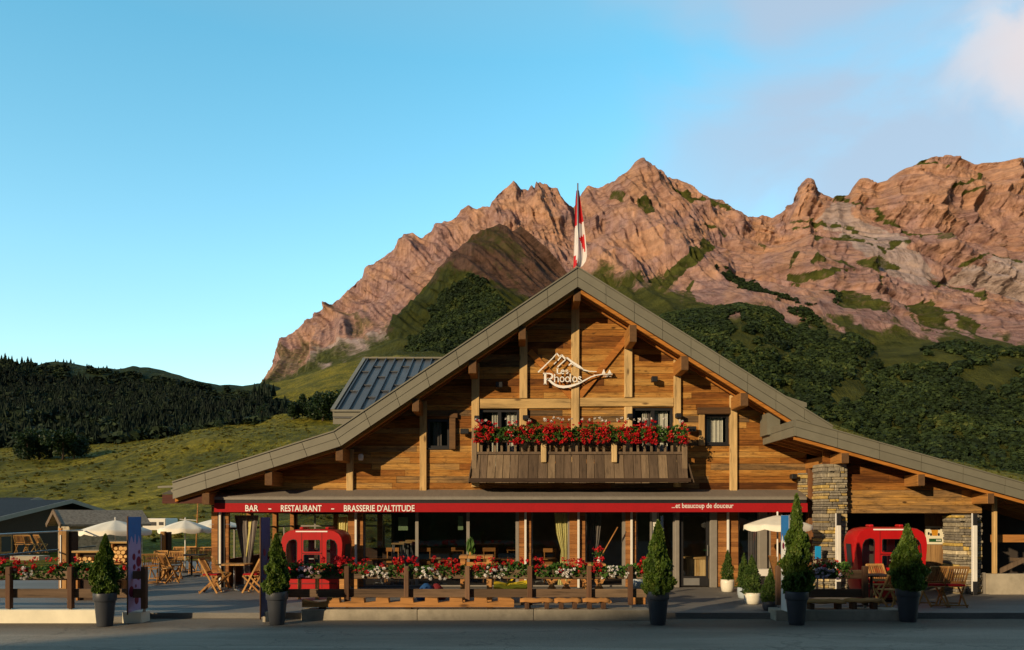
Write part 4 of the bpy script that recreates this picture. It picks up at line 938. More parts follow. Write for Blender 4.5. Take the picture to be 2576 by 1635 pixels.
# inside
part(MB().box(XL, XR, YW+.16, 29, -.1, .012), 'floor', simple('tile_floor', (.07,.055,.045), .5, .15, 3)); part(MB().box(XL, XR, YW+.16, 29, 2.46, 2.56), 'ceiling', 'interior')
part(MB().box(-3.7, XR, 25.4, 25.5, 0, 2.46), 'back_wall', 'roomwall'); part(MB().box(-3.75, -3.65, 23.3, 29, 0, 2.5), 'room_divider', 'interior'); part(MB().box(XR-.1, XR, YW+.2, 29, 0, 2.5), 'side_wall', 'interior')
for a, b in ((YW+.16, 21.6), (24.0, 24.25), (26.6, 26.85), (28.7, 29)): part(MB().box(XL, XL+.14, a, b, 0, 2.45), 'veranda_post', 'panel')
part(MB().box(XL, XL+.12, 21.62, 28.7, 2.12, 2.45), 'veranda_beam', 'panel'); part(MB().box(XL, XL+.10, 21.62, 28.7, 0, .75), 'veranda_parapet', 'panel')
for a, b in ((XL, XL+.2), (-6.9, -6.7), (-5.2, -5.0), (-3.9, -3.7)): part(MB().box(a, b, 28.9, 29.05, 0, 2.45), 'veranda_post', 'panel')
part(MB().box(XL, -3.7, 28.9, 29.0, 2.1, 2.45), 'veranda_beam', 'darkwood'); part(MB().box(XL, -3.7, 28.9, 29.0, 0, .8), 'veranda_parapet', 'darkwood')
for a, b in ((-8.3, -6.92), (-6.68, -5.22), (-4.98, -3.92)):
    w_ = part(MB().box(a, b, 28.93, 28.98, 1.62, 1.68), 'veranda_window', 'grey'); part(MB().box(a, a+.07, 28.931, 28.979, .80, 1.619), 'mullion', 'grey', w_); part(MB().box((a+b)/2-.03, (a+b)/2+.03, 28.931, 28.979, .80, 2.09), 'mullion', 'grey', w_); part(qd(MB(), a, b, 28.955, .8, 2.1), 'pane', 'darkglass', w_)
for a, b in ((21.6, 24.0), (24.25, 26.6), (26.85, 28.7)):
    w_ = part(MB().box(XL+.03, XL+.08, a, b, 1.62, 1.68), 'veranda_window', 'grey'); part(MB().box(XL+.031, XL+.079, (a+b)/2-.03, (a+b)/2+.03, .751, 1.619), 'mullion', 'grey', w_)
# curtains behind the glass
def hang(pts_l, pts_r, y, mat, n=22, amp=.03, name='curtain'):
    "pts: lists of (px, py) down the left and right edge"
    v = []; f = []; R_ = len(pts_l)
    for i in range(R_):
        (xl, yl), (xr, yr) = pts_l[i], pts_r[i]; wdt = (xr-xl)/100
        for k in range(n+1):
            t = k/n; a = amp*(.5+.5*min(1, wdt*4)); v.append((X(xl+(xr-xl)*t, YW), y+a*math.sin(k*1.7)+.5*a*math.sin(k*.61), Z(yl+(yr-yl)*t, YW)))
    for i in range(R_-1):
        for k in range(n): a = i*(n+1)+k; f.append((a, a+1, a+n+2, a+n+1))
    return MB().add(v, f, .5, True).build(name, M[mat], BLD, fix=False)
hang([(578,1296),(590,1360),(600,1420),(596,1472)], [(640,1296),(630,1360),(618,1420),(622,1472)], YW+.35, 'curtaingrey', 20)
hang([(623,1308),(622,1340),(616,1400)], [(632,1308),(628,1340),(619,1400)], YW+.06, 'curtainyellow', 8, .015)
hang([(1395,1290),(1400,1340),(1412,1385),(1408,1440),(1402,1474)], [(1430,1290),(1430,1340),(1428,1385),(1430,1440),(1431,1474)], YW+.20, 'curtainyellow', 22)
hang([(1478,1290),(1480,1360),(1488,1420),(1484,1474)], [(1520,1290),(1512,1360),(1500,1420),(1504,1474)], YW+.4, 'curtaingrey', 22)
hang([(846,1300),(850,1380),(852,1470)], [(872,1300),(868,1380),(864,1470)], YW+.15, 'curtainyellow', 14)
hang([(1888,1300),(1888,1470)], [(1908,1300),(1908,1470)], YW+.25, 'curtaingrey', 14)
# ------------------------------------------------------------ awning with lettering
aw = thing('awning', 'long red awning valance lettered BAR RESTAURANT along the shop front', 'awning', (0, 20.6, 2.4))
AX, BX = -8.21, 8.09
m = MB(); n = 60
for k in range(n):
    a, b = AX+(BX-AX)*k/n, AX+(BX-AX)*(k+1)/n
    m.add([(a, YW-.02, 2.77), (b, YW-.02, 2.77), (b, 20.6, 2.57), (a, 20.6, 2.57), (a, YW-.02, 2.745), (b, YW-.02, 2.745), (b, 20.6, 2.545), (a, 20.6, 2.545)], [(0,3,2,1),(4,5,6,7),(0,4,7,3),(1,2,6,5),(3,7,6,2),(0,1,5,4)], .5)
m.build('canopy', M['awning'], aw)
m = MB(); m.box(AX, BX, 20.56, 20.66, 2.47, 2.54); m.build('front_bar', M['grey'], aw); MB().box(AX, BX, 20.585, 20.64, 2.36, 2.469).build('dark_bar', M['dark'], aw)  # dark bar between canopy and valance
m = MB(); n = 120
for k in range(n):
    a, b = AX+.03+(BX-AX)*k/n, AX+.03+(BX-AX)*(k+1)/n; ya = 20.572+.006*math.sin(k*.9)*math.sin(k*.23); yb = 20.572+.006*math.sin((k+1)*.9)*math.sin((k+1)*.23)
    m.add([(a, 20.585, 2.375), (b, 20.585, 2.375), (b, yb, 2.13), (a, ya, 2.13), (a, 20.592, 2.375), (b, 20.592, 2.375), (b, yb+.008, 2.13), (a, ya+.008, 2.13)], [(0,3,2,1),(4,5,6,7),(3,7,6,2),(0,1,5,4)], .5, False)
m.build('valance', M['redfabric'], aw)
def text(body, x0, x1, zb, zt, y, mat, parent, name='lettering', thick=.006, bold=.0):
    cu = bpy.data.curves.new('t', 'FONT'); cu.body = body; cu.resolution_u = 3; cu.offset = bold
    o = bpy.data.objects.new('t', cu); COL.objects.link(o); bpy.context.view_layer.update()
    me = o.to_mesh(); V = np.array([v.co[:] for v in me.vertices]); fs = [tuple(p.vertices) for p in me.polygons]; o.to_mesh_clear(); bpy.data.objects.remove(o); bpy.data.curves.remove(cu)
    lo, hi = V.min(0), V.max(0); v = [(x0+(a-lo[0])/(hi[0]-lo[0])*(x1-x0), y, zb+(b-lo[1])/(hi[1]-lo[1])*(zt-zb)) for a, b, _ in V]
    m = MB(); m.add(v, fs); return m.build(name, M[mat], parent, fix=False)
yt = 20.565
def tx(body, a, b, pt, pb, **k): text(body, X(a, yt), X(b, yt), Z(pb, yt), Z(pt, yt), yt, 'letter', aw, **k)
tx('BAR', 617, 650, 1270.5, 1286, bold=.012); tx('-', 675, 682.5, 1279, 1281.5); tx('RESTAURANT', 706.5, 809, 1270.5, 1286.5, bold=.012); tx('-', 833, 840.5, 1279, 1281.5); tx("BRASSERIE D'ALTITUDE", 865, 1043, 1270, 1286.5, bold=.012)
tx('...et beaucoup de douceur', 1690, 1845, 1265.5, 1282, bold=.006)
# ------------------------------------------------------------ the gable sign
sg = thing('sign', 'cream cut-out sign of mountain outline and name on the gable', 'sign', (X(1430,21), 21.0, Z(930,21)))
YS = 21.04
def lp(a, b): return (X(1340+a*.09136, YS), Z(870+b*.09136, YS))
def ribbon(mb, pts, ws, y0=YS-.03, y1=YS):
    P_ = [lp(*p) for p in pts]; k = .09136*YS/F; w_ = [q*k/2 for q in (ws if hasattr(ws, '__len__') else [ws]*len(pts))]
    v = []
    for i, (x, z) in enumerate(P_):
        a, b = P_[max(i-1, 0)], P_[min(i+1, len(P_)-1)]; dx, dz = b[0]-a[0], b[1]-a[1]; l = math.hypot(dx, dz) or 1
        nx, nz = -dz/l*w_[i], dx/l*w_[i]; v += [(x+nx, y0, z+nz), (x-nx, y0, z-nz), (x-nx, y1, z-nz), (x+nx, y1, z+nz)]
    f = [(0,1,2,3), tuple(4*(len(P_)-1)+q for q in (3,2,1,0))]
    for i in range(len(P_)-1):
        for q in range(4): f.append((4*i+q, 4*i+(q+1) % 4, 4*i+4+(q+1) % 4, 4*i+4+q))
    return mb.add(v, f)
def ring(cx, cy, rx, ry, a0=0, a1=360, n=22): return [(cx+rx*math.cos(math.radians(a0+(a1-a0)*i/n)), cy-ry*math.sin(math.radians(a0+(a1-a0)*i/n))) for i in range(n+1)]
m = MB()
ribbon(m, [(150,730),(350,535),(545,345),(660,212)], [38,30,26,24]); ribbon(m, [(655,205),(740,305)], 32); ribbon(m, [(735,310),(795,250)], 28); ribbon(m, [(790,250),(905,375)], 46); ribbon(m, [(900,375),(940,322)], 30)
ribbon(m, [(935,325),(1070,440),(1290,580),(1400,668),(1550,703),(1760,716)], [44,52,58,36,24,16]); ribbon(m, [(1070,500),(1200,575),(1400,672)], [18,18,10])
for p, w_ in (([(690,412),(785,290)], 34), ([(580,510),(650,440)], 22), ([(680,585),(900,385)], 32), ([(990,540),(1075,470)], 38)): ribbon(m, p, w_)
m.build('mountain_outline', M['letter'], sg)
m = MB(); ribbon(m, [(400,905),(470,960),(540,1025),(620,1080),(720,1120),(850,1135),(1000,1120),(1150,1080),(1300,1020),(1450,940),(1600,860),(1750,812),(1900,790),(2190,780)], [52,54,58,62,68,72,66,54,44,36,30,26,24,26]); m.build('swoosh', M['letter'], sg)
m = MB(); ribbon(m, [(344,745),(344,1062)], 62); ribbon(m, [(300,750),(390,750)], 22); ribbon(m, [(300,1056),(392,1056)], 18); ribbon(m, [(375,765),(460,765),(525,790),(548,840),(522,890),(450,918),(375,925)], [26,34,46,56,48,34,26])
ribbon(m, [(602,780),(602,1008)], 32); ribbon(m, [(605,905),(640,866),(680,862),(702,900),(702,1005)], [16,20,24,28,30])
for cx in (808, 958, 1158): ribbon(m, ring(cx, 925, 56, 66), 25)
ribbon(m, [(1034,770),(1034,1000)], 30); ribbon(m, [(1335,880),(1300,852),(1258,862),(1250,895),(1290,922),(1335,950),(1335,985),(1290,1002),(1240,980)], 28)
ribbon(m, [(678,620),(678,770)], 36); ribbon(m, [(650,622),(710,622)], 16); ribbon(m, [(660,768),(765,768),(770,735)], 26)
ribbon(m, ring(828, 720, 44, 50, 0, 320), 24); ribbon(m, [(786,715),(872,715)], 18); ribbon(m, [(970,690),(945,668),(912,678),(912,705),(945,722),(972,742),(962,770),(915,768)], 22)
m.build('name_lettering', M['letter'], sg)
m = MB()
for q in ([(1895,782),(1945,655),(1965,655),(2005,782)], [(2050,782),(2105,668),(2118,668),(2175,782)]): m.prism([lp(*p) for p in q][::-1], YS-.03, YS)
m.build('little_chalets', M['letter'], sg)
a = lp(1945, 858); b_ = lp(2160, 820); text('1487 m', a[0], b_[0], a[1], b_[1], YS-.02, 'letter', sg, 'altitude_lettering')
m = MB()
for p in ((300,760), (1000,700), (700,1100), (1300,900), (1700,800), (2100,760)): x_, z_ = lp(*p); m.tube([(x_, YS, z_), (x_, YW, z_)], .012, 6)
m.build('standoff', M['letter'], sg)
# ------------------------------------------------------------ flag
fl = thing('flag', 'red flag with white cross hanging limp from ridge pole', 'flag', (X(1453,20.5), 20.5, Z(690,20.5)))
YFL = 20.5; m = MB(); xp = X(1453.5, YFL); m.tube([(xp, YFL, Z(700,YFL)), (xp, YFL, Z(461,YFL))], [.03,.02], 8); m.build('pole', M['steel'], fl)
nF = NT('flag_cloth'); nF.bsdf(nF.ramp(nF.attr('tint'), [(.0, (.50,.008,.014)), (.49, (.50,.008,.014)), (.51, (.62,.58,.58)), (1, (.66,.62,.62))]), .85); M['flag'] = nF.m
lft = [(470,1451),(500,1448),(535,1446.5),(565,1446),(600,1445),(640,1444),(672,1443)]; rgt = [(470,1456),(500,1460),(530,1464),(557,1468),(590,1472),(625,1475),(645,1476),(660,1473),(672,1464)]
def fi(pts, y): return float(np.interp(y, [p[0] for p in pts], [p[1] for p in pts]))
m = MB(); nr, nc = 44, 12; v = []
for i in range(nr+1):
    py = 477+(672-477)*i/nr
    for k in range(nc+1):
        t = k/nc; dro = 10*math.sin(math.pi*t)*(i/nr); v.append((X(fi(lft, py)+(fi(rgt, py)-fi(lft, py))*t, YFL), YFL+.03+(.07*math.sin(t*9+i*.05)+.03*math.sin(t*17))*(.3+.7*i/nr), Z(py-dro*.25*(i == nr), YFL)))
for i in range(nr):
    for k in range(nc):
        py = 477+(672-477)*(i+.5)/nr; pxx = fi(lft, py)+(fi(rgt, py)-fi(lft, py))*(k+.5)/nc
        red = py < 568-(pxx-1448)*.55 or inpoly(np.array([pxx]), np.array([py]), [(1457,598),(1470,588),(1474,632),(1471,630)])[0] or inpoly(np.array([pxx]), np.array([py]), [(1444,640),(1448,642),(1453,676),(1442,676)])[0]
        m.add([v[i*(nc+1)+k], v[i*(nc+1)+k+1], v[(i+1)*(nc+1)+k+1], v[(i+1)*(nc+1)+k]], [(0,1,2,3)], 0. if red else 1., True)
m.build('cloth', M['flag'], fl, fix=False)
# ------------------------------------------------------------ wall lamps
def lamp(px0, px1, py0, py1, label, ext=.16):
    y = YW-.12-ext; x0, x1, z0, z1 = X(px0,y), X(px1,y), Z(py1,y), Z(py0,y)
    t = thing('wall_lamp', label, 'wall lamp', ((x0+x1)/2, YW-.1, (z0+z1)/2), 'cube lamps on the facade')
    MB().cbox(x0, x1, y, y+ext, z0, z1, .012).build('housing', M['dark'], t); MB().box((x0+x1)/2-.03, (x0+x1)/2+.03, y+ext, YW+.02, (z0+z1)/2-.03, (z0+z1)/2+.03).build('bracket', M['dark'], t)
lamp(1640,1655,946,960, 'black cube lamp on planks right of the gable sign'); lamp(1247,1264,960,974, 'black cube lamp in roof shade left of the gable sign')
lamp(1193,1206,1045,1057, 'small black lamp on post left of left balcony door'); lamp(1315,1330,1044,1055, 'small black lamp on post right of left balcony door')
lamp(1579,1592,1040,1051, 'small black lamp on post left of right balcony door'); lamp(1701,1715,1039,1050, 'small black lamp on post right of right balcony door')
lamp(1158,1179,1078,1091, 'grey box lamp beside left end of balcony flowers', .22); lamp(1731,1752,1072,1085, 'grey box lamp between balcony and small right window', .22)
t = thing('wall_lamp', 'pale round lamp in shade under the left eave', 'wall lamp', (X(908,21), 21.1, Z(1150,21)), 'cube lamps on the facade')
MB().lathe([(.001,-.09),(.06,-.09),(.075,-.03),(.075,.05),(.05,.09),(.001,.09)], (X(908,21), 20.98, Z(1150,21)), 16).build('globe', M['white'], t); MB().box(X(908,21)-.03, X(908,21)+.03, 21.04, YW+.0, Z(1150,21)-.03, Z(1150,21)+.03).build('bracket', M['dark'], t)
lamp(1993,2006,1192,1204, 'black floodlight beside stone quoin above the awning end', .2)
# ============================================================ terrace and things on it
b = MB(); b.box(-7.55, 17.5, 15.62, 21.35, -.118, 0); b.box(-16, -7.551, 15.0, 34, -.118, 0); b.box(-7.55, -8.05+.3, 21.351, 34, -.118, -.001); tag(b.build('terrace', M['deck']), kind='structure')
def cards(pts, size, tint, mat, name, parent, up=0.0, aspect=1.0, seed=0, bend=.25, loc=None):
    "leaf cards: folded quads of two triangles around each point"
    r = np.random.default_rng(seed); n = len(pts); pts = np.asarray(pts, float)
    a = r.normal(size=(n, 3)); a /= np.linalg.norm(a, axis=1)[:, None]
    if up: a = a*(1-up)+np.array([0, 0, 1.])*up; a /= np.linalg.norm(a, axis=1)[:, None]
    c = r.normal(size=(n, 3)); c -= (c*a).sum(1)[:, None]*a; c /= np.linalg.norm(c, axis=1)[:, None]; nn = np.cross(a, c)
    s = np.asarray(size)*r.uniform(.65, 1.35, n) if np.ndim(size) == 0 else np.asarray(size); s = s[:, None]
    V = np.stack([pts-a*s*.5*aspect, pts+c*s*.42+nn*s*bend*.5, pts+a*s*.5*aspect, pts-c*s*.42+nn*s*bend*.5], 1).reshape(-1, 3)
    i = np.arange(n)*4; Fc = np.stack([np.stack([i, i+1, i+2], 1), np.stack([i, i+2, i+3], 1)], 1).reshape(-1, 3)
    return npmesh(name, V, Fc, mat, np.repeat(np.clip(tint, 0, 1), 2), parent, loc=loc)
# ------------------------------------------------------------ fences and kerbs
def kerb(x0, x1, y0, y1, z1, label):
    m = MB(); n = max(1, round((x1-x0)/2.2))
    for i in range(n): m.cbox(x0+(x1-x0)*i/n+.003, x0+(x1-x0)*(i+1)/n-.003, y0, y1, -.14, z1, .012, random.random())
    return tag(m.build('concrete_kerb', M['kerbsunlit' if 'cream' in label else 'kerb'], loc=((x0+x1)/2, y0, -.12)), label, 'kerb', 'kerbs under the fences')
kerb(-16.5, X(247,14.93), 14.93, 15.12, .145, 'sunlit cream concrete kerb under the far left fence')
kerb(X(307,14.95), X(356,14.95), 14.95, 15.3, .10, 'short sunlit cream kerb block below the purple banner')
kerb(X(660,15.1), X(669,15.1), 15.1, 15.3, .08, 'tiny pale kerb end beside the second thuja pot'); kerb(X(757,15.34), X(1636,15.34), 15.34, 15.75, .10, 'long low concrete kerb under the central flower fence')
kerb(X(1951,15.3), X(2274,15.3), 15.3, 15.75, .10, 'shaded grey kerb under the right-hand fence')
def fence(Y, posts, x0, x1, zt, planks, label, ends=()):
    f = thing('wooden_fence', label, 'fence', ((x0+x1)/2, Y, .1), 'brown plank fences along the terrace')
    for i, p in enumerate(posts):
        m = MB(); xa = X(p, Y); m.cbox(xa-.05, xa+.05, Y-.05, Y+.05, .16, zt, .008, random.random()); c = m.build('post', M['fencepost'], f); MB().box(xa-.02, xa+.02, Y-.02, Y+.02, .09, .165).build('foot', M['steel'], c)
    pp = sorted([x0]+[X(p, Y) for p in posts if x0 < X(p, Y) < x1]+[x1])
    for (z0, z1) in planks:
        for a, b_ in zip(pp, pp[1:]):
            if b_-a < .15: continue
            m = MB(); m.cbox(a+.004, b_-.004, Y+.052, Y+.09, z0, z1, .006, random.random()); m.build('plank', M['fencewood'], f)
    return f
fence(15.02, (23, 178, 363), -16, X(366,15.02), 1.0, ((.75,.91), (.37,.55)), 'brown plank fence at far left above the cream kerb')
fence(15.66, (712, 873, 1023, 1176, 1333, 1482, 1586), X(705,15.66), X(1629,15.66), .97, ((.70,.885), (.31,.485)), 'long brown plank fence carrying flower boxes below the awning')
fence(15.66, (1958, 2176), X(1953,15.66), X(2180,15.66), .97, ((.70,.885), (.31,.485)), 'shaded plank fence between the two right thuja pots')
# ------------------------------------------------------------ flower boxes
def flowerbox(x0, x1, y, z, label, seed, white=((.5,.16),), h=.26, droop=.12, red=1.45, group='flower boxes on the fences', mat='darkwood', pink=False, wtop=False, bal_=False):
    r = np.random.default_rng(seed); w_ = x1-x0
    t = thing('flower_box', label, 'flower box', ((x0+x1)/2, y, z), group)
    MB().box(x0, x1, y-.08, y+.10, z-.17, z).build('trough', M[mat], t)
    n = int(760*w_); xx = r.uniform(x0-.03, x1+.03, n); lump = fbm(xx*3.1, xx*0+seed, 3, seed)*.35+.75
    hh = r.uniform(0, 1, n)**.8; yy = y+r.normal(0, .07, n)-.05*(1-hh); zz = z-.06+hh*h*lump
    dr = r.uniform(0, 1, n) < .18; zz = np.where(dr, z-r.uniform(0, droop, n), zz); yy = np.where(dr, y-.13+r.normal(0, .02, n), yy)
    cards(np.stack([xx, yy, zz], -1), .068, .5+.35*r.normal(size=n)*.6+.25*(hh-.5), M['geranium'], 'foliage', t, .15, 1.0, seed)
    hx = r.uniform(x0, x1, max(3, int(w_*(9 if bal_ else 6)))); hx[:2] = (x0+.08, x1-.08)
    def blooms(cnt, cx, sx, z0, z1, mat_, nm, rad, ybias, ss):
        P_ = []; T_ = []
        for k in range(cnt):
            bx = cx+r.normal(0, sx) if sx else r.choice(hx)+r.normal(0, .075 if bal_ else .06); bx = min(max(bx, x0-.02), x1+.02); bz = r.uniform(z0, z1); by = y+ybias+r.normal(0, .045)
            m_ = r.integers(10, 20); d = r.normal(size=(m_, 3)); d /= np.linalg.norm(d, axis=1)[:, None]
            P_.append(np.array([bx, by, bz])+d*rad*r.uniform(.5, 1.1)*np.array([1, 1, .8])); T_.append(np.clip(r.normal(.5, .25, m_), 0, 1))
        if P_: cards(np.vstack(P_), .042, np.concatenate(T_), M[mat_], nm, t, 0, 1, ss)
    if bal_: blooms(int(52*w_), 0, 0, z-.20, z+.24, 'redblossom', 'red_blossom', .055, -.17, seed+1)
    else: blooms(int(11*w_*red), 0, 0, z+h*.42, z+h*1.1, 'redblossom', 'red_blossom', .058, -.06, seed+1)
    if bal_: blooms(int(16*w_), 0, 0, z+.15, z+.42, 'redblossom', 'red_blossom', .05, -.08, seed+4)
    else: blooms(int(7*w_*red), 0, 0, z-.02, z+h*.6, 'redblossom', 'red_blossom', .052, -.15, seed+4)
    for (fx, fs) in white: blooms(int(60*fs*1.5)+3, x0+fx*w_, fs*w_*.55, z-droop*1.25, z+.10, 'pinkblossom' if pink else 'whiteblossom', 'white_blossom', .03, -.16, seed+2)
    if wtop: blooms(int(9*w_), 0, 0, z+h*.95, z+h*1.22, 'whiteblossom', 'white_blossom', .035, .05, seed+3)
    return t
YB = 15.84
FB = ((735, 866, 'flower box nearest the red gondola with pink and red blooms', ((.28,.2),)), (884, 1014, 'geranium box with a big white cascade left of the second fence post', ((.54,.26),)),
      (1032, 1166, 'geranium box with white flowers in front of the dark sofa window', ((.40,.24),)), (1188, 1324, 'geranium box beside wooden bar table with small plant', ((.42,.24),)),
      (1342, 1472, 'geranium box under the tied yellow curtain', ((.62,.22),)), (1492, 1622, 'geranium box beside the thuja left of the door', ((.48,.26),)))
for i, (a, b_, lab, wh) in enumerate(FB): flowerbox(X(a, YB), X(b_, YB), YB, .86, lab, 40+i*7, wh, pink=(i == 0))
flowerbox(X(-60, 15.2), X(168, 15.2), 15.2, .89, 'red and white flower box on the far left fence', 101, ((.63,.12),)); flowerbox(X(188, 15.2), X(322, 15.2), 15.2, .89, 'flower box behind the leftmost thuja', 111, ((.9,.05),), red=.7)
flowerbox(X(2048, YB), X(2132, YB), YB, .86, 'shaded box of lilac flowers on the right fence', 121, ((.22,.35),), pink=True, red=.7)
xs_ = np.linspace(-1.0, 4.72, 6)
for i in range(5):
    lab = ('leftmost flower box of the balcony', 'second balcony flower box, left of the middle', 'middle flower box of the balcony', 'fourth balcony flower box, right of the middle', 'rightmost flower box of the balcony')[i]
    flowerbox(xs_[i]+.01, xs_[i+1]-.01, 20.36, 4.19, lab+', full of red geraniums', 200+i*9, (), h=.42, droop=.14, bal_=True, group='flower boxes on the balcony', wtop=True)
# ------------------------------------------------------------ potted conifers
def crown_pts(n, seed, top=.9, lump=.42):
    r = np.random.default_rng(seed); t = r.uniform(0, 1, n)**1.25; a = r.uniform(0, 6.283, n)
    rad = np.interp(t, [0,.06,.2,.4,.6,.8,.93,1], [.72,.95,1.0,.84,.60,.33,.15,.03])
    k = 1+lump*fbm(a*1.6+5, t*7+seed, 3, seed)*1.6+lump*.8*fbm(a*4+9, t*20, 2, seed+3)
    q = rad*k*(1-.34*r.uniform(0, 1, n)**2.2)
    tint = .42+.5*fbm(a*2.2, t*9, 3, seed+8)+.25*(q/np.maximum(rad, .01)-.85)+r.normal(0, .13, n)+.10*t
    lean = .10*np.array([np.sin(seed*2.3), np.cos(seed*1.7)])
    t2 = t+.05*(r.uniform(0, 1, n)**3)*np.where(t > .8, 1, .3)
    return np.stack([q*np.cos(a)*(1+.10*np.sin(seed))+lean[0]*t*t*.6, q*np.sin(a)+lean[1]*t*t*.6, t2], -1), tint
def conifer_pot(px, base, Y, crown_w, crown_top, pot_top, pot_w, potmat, leaf, label, cat, seed, name, base_z, round_pot=False, n=12000):
    x = X(px, Y); s = F/Y; zt = Z(pot_top, Y); t = thing(name, label, cat, (x, Y, base_z), 'conifers in pots'); rt = pot_w/s/2; h = zt-base_z
    if round_pot: prof = [(.001,0),(rt*.72,0),(rt*.84,.05*h),(rt*.97,.4*h),(rt,.75*h),(rt*.97,h),(rt*.90,h),(rt*.88,h*.9),(.001,h*.88)]
    else: prof = [(.001,0),(rt*.66,0),(rt*.68,.02*h),(rt*.90,.74*h),(rt*.905,.75*h),(rt*.98,.755*h),(rt,.77*h),(rt*1.02,.985*h),(rt*1.0,h),(rt*.9,h),(rt*.88,h*.9),(.001,h*.88)]
    MB().lathe(prof, (x, Y, base_z), 36).build('pot', M[potmat], t); MB().lathe([(.001,.0),(rt*.88,.0)], (x, Y, base_z+h*.91), 24).build('soil', M['soil'], t, fix=False)
    ch = Z(crown_top, Y)-(zt-.03); p, ti = crown_pts(n, seed); rw = crown_w/s/2*.88
    MB().tube([(x, Y, zt-.08), (x+.01, Y, zt+ch*.5), (x, Y, zt+ch*.9)], [.03,.02,.006], 7).build('trunk', M['bark'], t)
    P_ = p*np.array([rw, rw, ch])+np.array([x, Y, zt-.03]); fine = leaf == 'boxleaf'
    cards(P_, .026 if fine else .052, ti, M[leaf], 'crown', t, .1 if fine else .55, 1.0 if fine else 1.5, seed); return t
conifer_pot(264, 0, 14.55, 58, 1352, 1491, 54, 'plastic', 'thuja', 'narrow thuja in grey tub before the far left fence', 'potted tree', 1, 'potted_thuja', -.12)
conifer_pot(697, 0, 14.75, 60, 1350, 1487, 54, 'plastic', 'thuja', 'slender thuja in grey tub beside the left gondola', 'potted tree', 2, 'potted_thuja', -.12)
conifer_pot(1655, 0, 14.75, 70, 1318, 1487, 56, 'plastic', 'thuja', 'tall thuja in dark tub left of the entrance', 'potted tree', 3, 'potted_thuja', -.12)
conifer_pot(2004, 0, 14.75, 76, 1254, 1487, 56, 'plastic', 'thuja', 'tallest thuja, in dark tub beside the white banner', 'potted tree', 4, 'potted_thuja', -.12)
conifer_pot(2284, 0, 15.2, 90, 1326, 1478, 58, 'plastic', 'thuja', 'bushy thuja in dark tub in front of the right gondola', 'potted tree', 5, 'potted_thuja', -.12)
conifer_pot(1830, 0, 20.0, 35, 1386, 1457, 34, 'creampot', 'boxleaf', 'small clipped cone in cream pot against the wood panel by the door', 'potted shrub', 6, 'potted_shrub', 0, True, 7000)
conifer_pot(1872, 0, 18.4, 36, 1395, 1477, 34, 'greypot', 'boxleaf', 'clipped cone in pale grey pot half hidden by another', 'potted shrub', 7, 'potted_shrub', 0, True, 7000)
conifer_pot(1892, 0, 17.2, 46, 1400, 1490, 40, 'creampot', 'boxleaf', 'largest clipped cone in cream pot right of the entrance', 'potted shrub', 8, 'potted_shrub', 0, True, 8000)
conifer_pot(1936, 0, 16.0, 42, 1432, 1511, 36, 'plastic', 'boxleaf', 'lowest clipped cone in dark pot beside the tallest thuja', 'potted shrub', 9, 'potted_shrub', 0, True, 7000)
# ------------------------------------------------------------ banners standing edge-on to the road
def banner(x, y0, y1, z0, z1, face, label, basecol, seed, hue):
    t = thing('banner', label, 'banner', (x, (y0+y1)/2, z0), 'tall banners at the terrace edge')
    MB().box(x-.012, x+.012, y0, y1, z0, z1).build('panel', M[basecol], t); xf = x+face*.0135
    m = MB(); 
    for yy in (y0-.012, y1+.012): m.tube([(x, yy, -.1 if yy > y0 else z0-.04), (x, yy, z1+.01)], .014, 8)
    m.build('frame', M['steel'] if hue == 'white' else M['fencepost'], t)
    r = random.Random(seed); h = z1-z0; n = 16; top = [(y0+(y1-y0)*i/n, z1-h*(.24+.05*math.sin(i*1.3)+r.uniform(-.03,.03))) for i in range(n+1)]
    m = MB(); m.prism([(y0, z1-.002)]+top+[(y1, z1-.002)], xf-.0005, xf+.0005, axis='x'); m.build('blue_splash', M['blue'] if hue != 'navy' else M['navy'], t)
    m = MB()
    spots = [(r.uniform(.12,.9), r.uniform(.08,.70), r.uniform(.03,.10)) for _ in range(9)] if hue != 'white' else [(.75,.80,.045),(.3,.86,.04),(.62,.95,.05),(.4,.75,.035),(.7,.68,.06),(.25,.79,.03)]
    for a, b_, q in spots:
        cy, cz = y0+(y1-y0)*a, z0+h*b_; q = min(q, (y1-y0)*min(a, 1-a)*.98); m.prism([(cy+q*math.cos(k*.5236), cz+q*math.sin(k*.5236)*1.15) for k in range(12)], xf+.0007+r.random()*.001, xf+.0035, axis='x')
    m.build('berry_print', M['berry'], t); return t
M['berry'] = simple('berry_print', (.16,.012,.04), .5, .3, 30, bump=0); M['lilac'] = simple('lilac_print', (.40,.32,.52), .5, .1, 3, bump=0); M['navy'] = simple('navy_print', (.02,.05,.16), .5, .2, 3, bump=0); M['indigo'] = simple('indigo_print', (.035,.055,.13), .5, .25, 3, bump=0)
banner(-7.64, 14.9, 15.4, .09, 2.0, 1, 'lilac banner with dark berries beside the left fence end', 'lilac', 3, 'blue'); banner(-5.0, 14.9, 15.45, -.0, 1.99, 1, 'narrow dark navy banner beside the second thuja', 'indigo', 4, 'navy')
banner(5.515, 14.9, 15.32, .1, 2.03, -1, 'white banner with blue top behind the tallest thuja', 'white', 5, 'white')
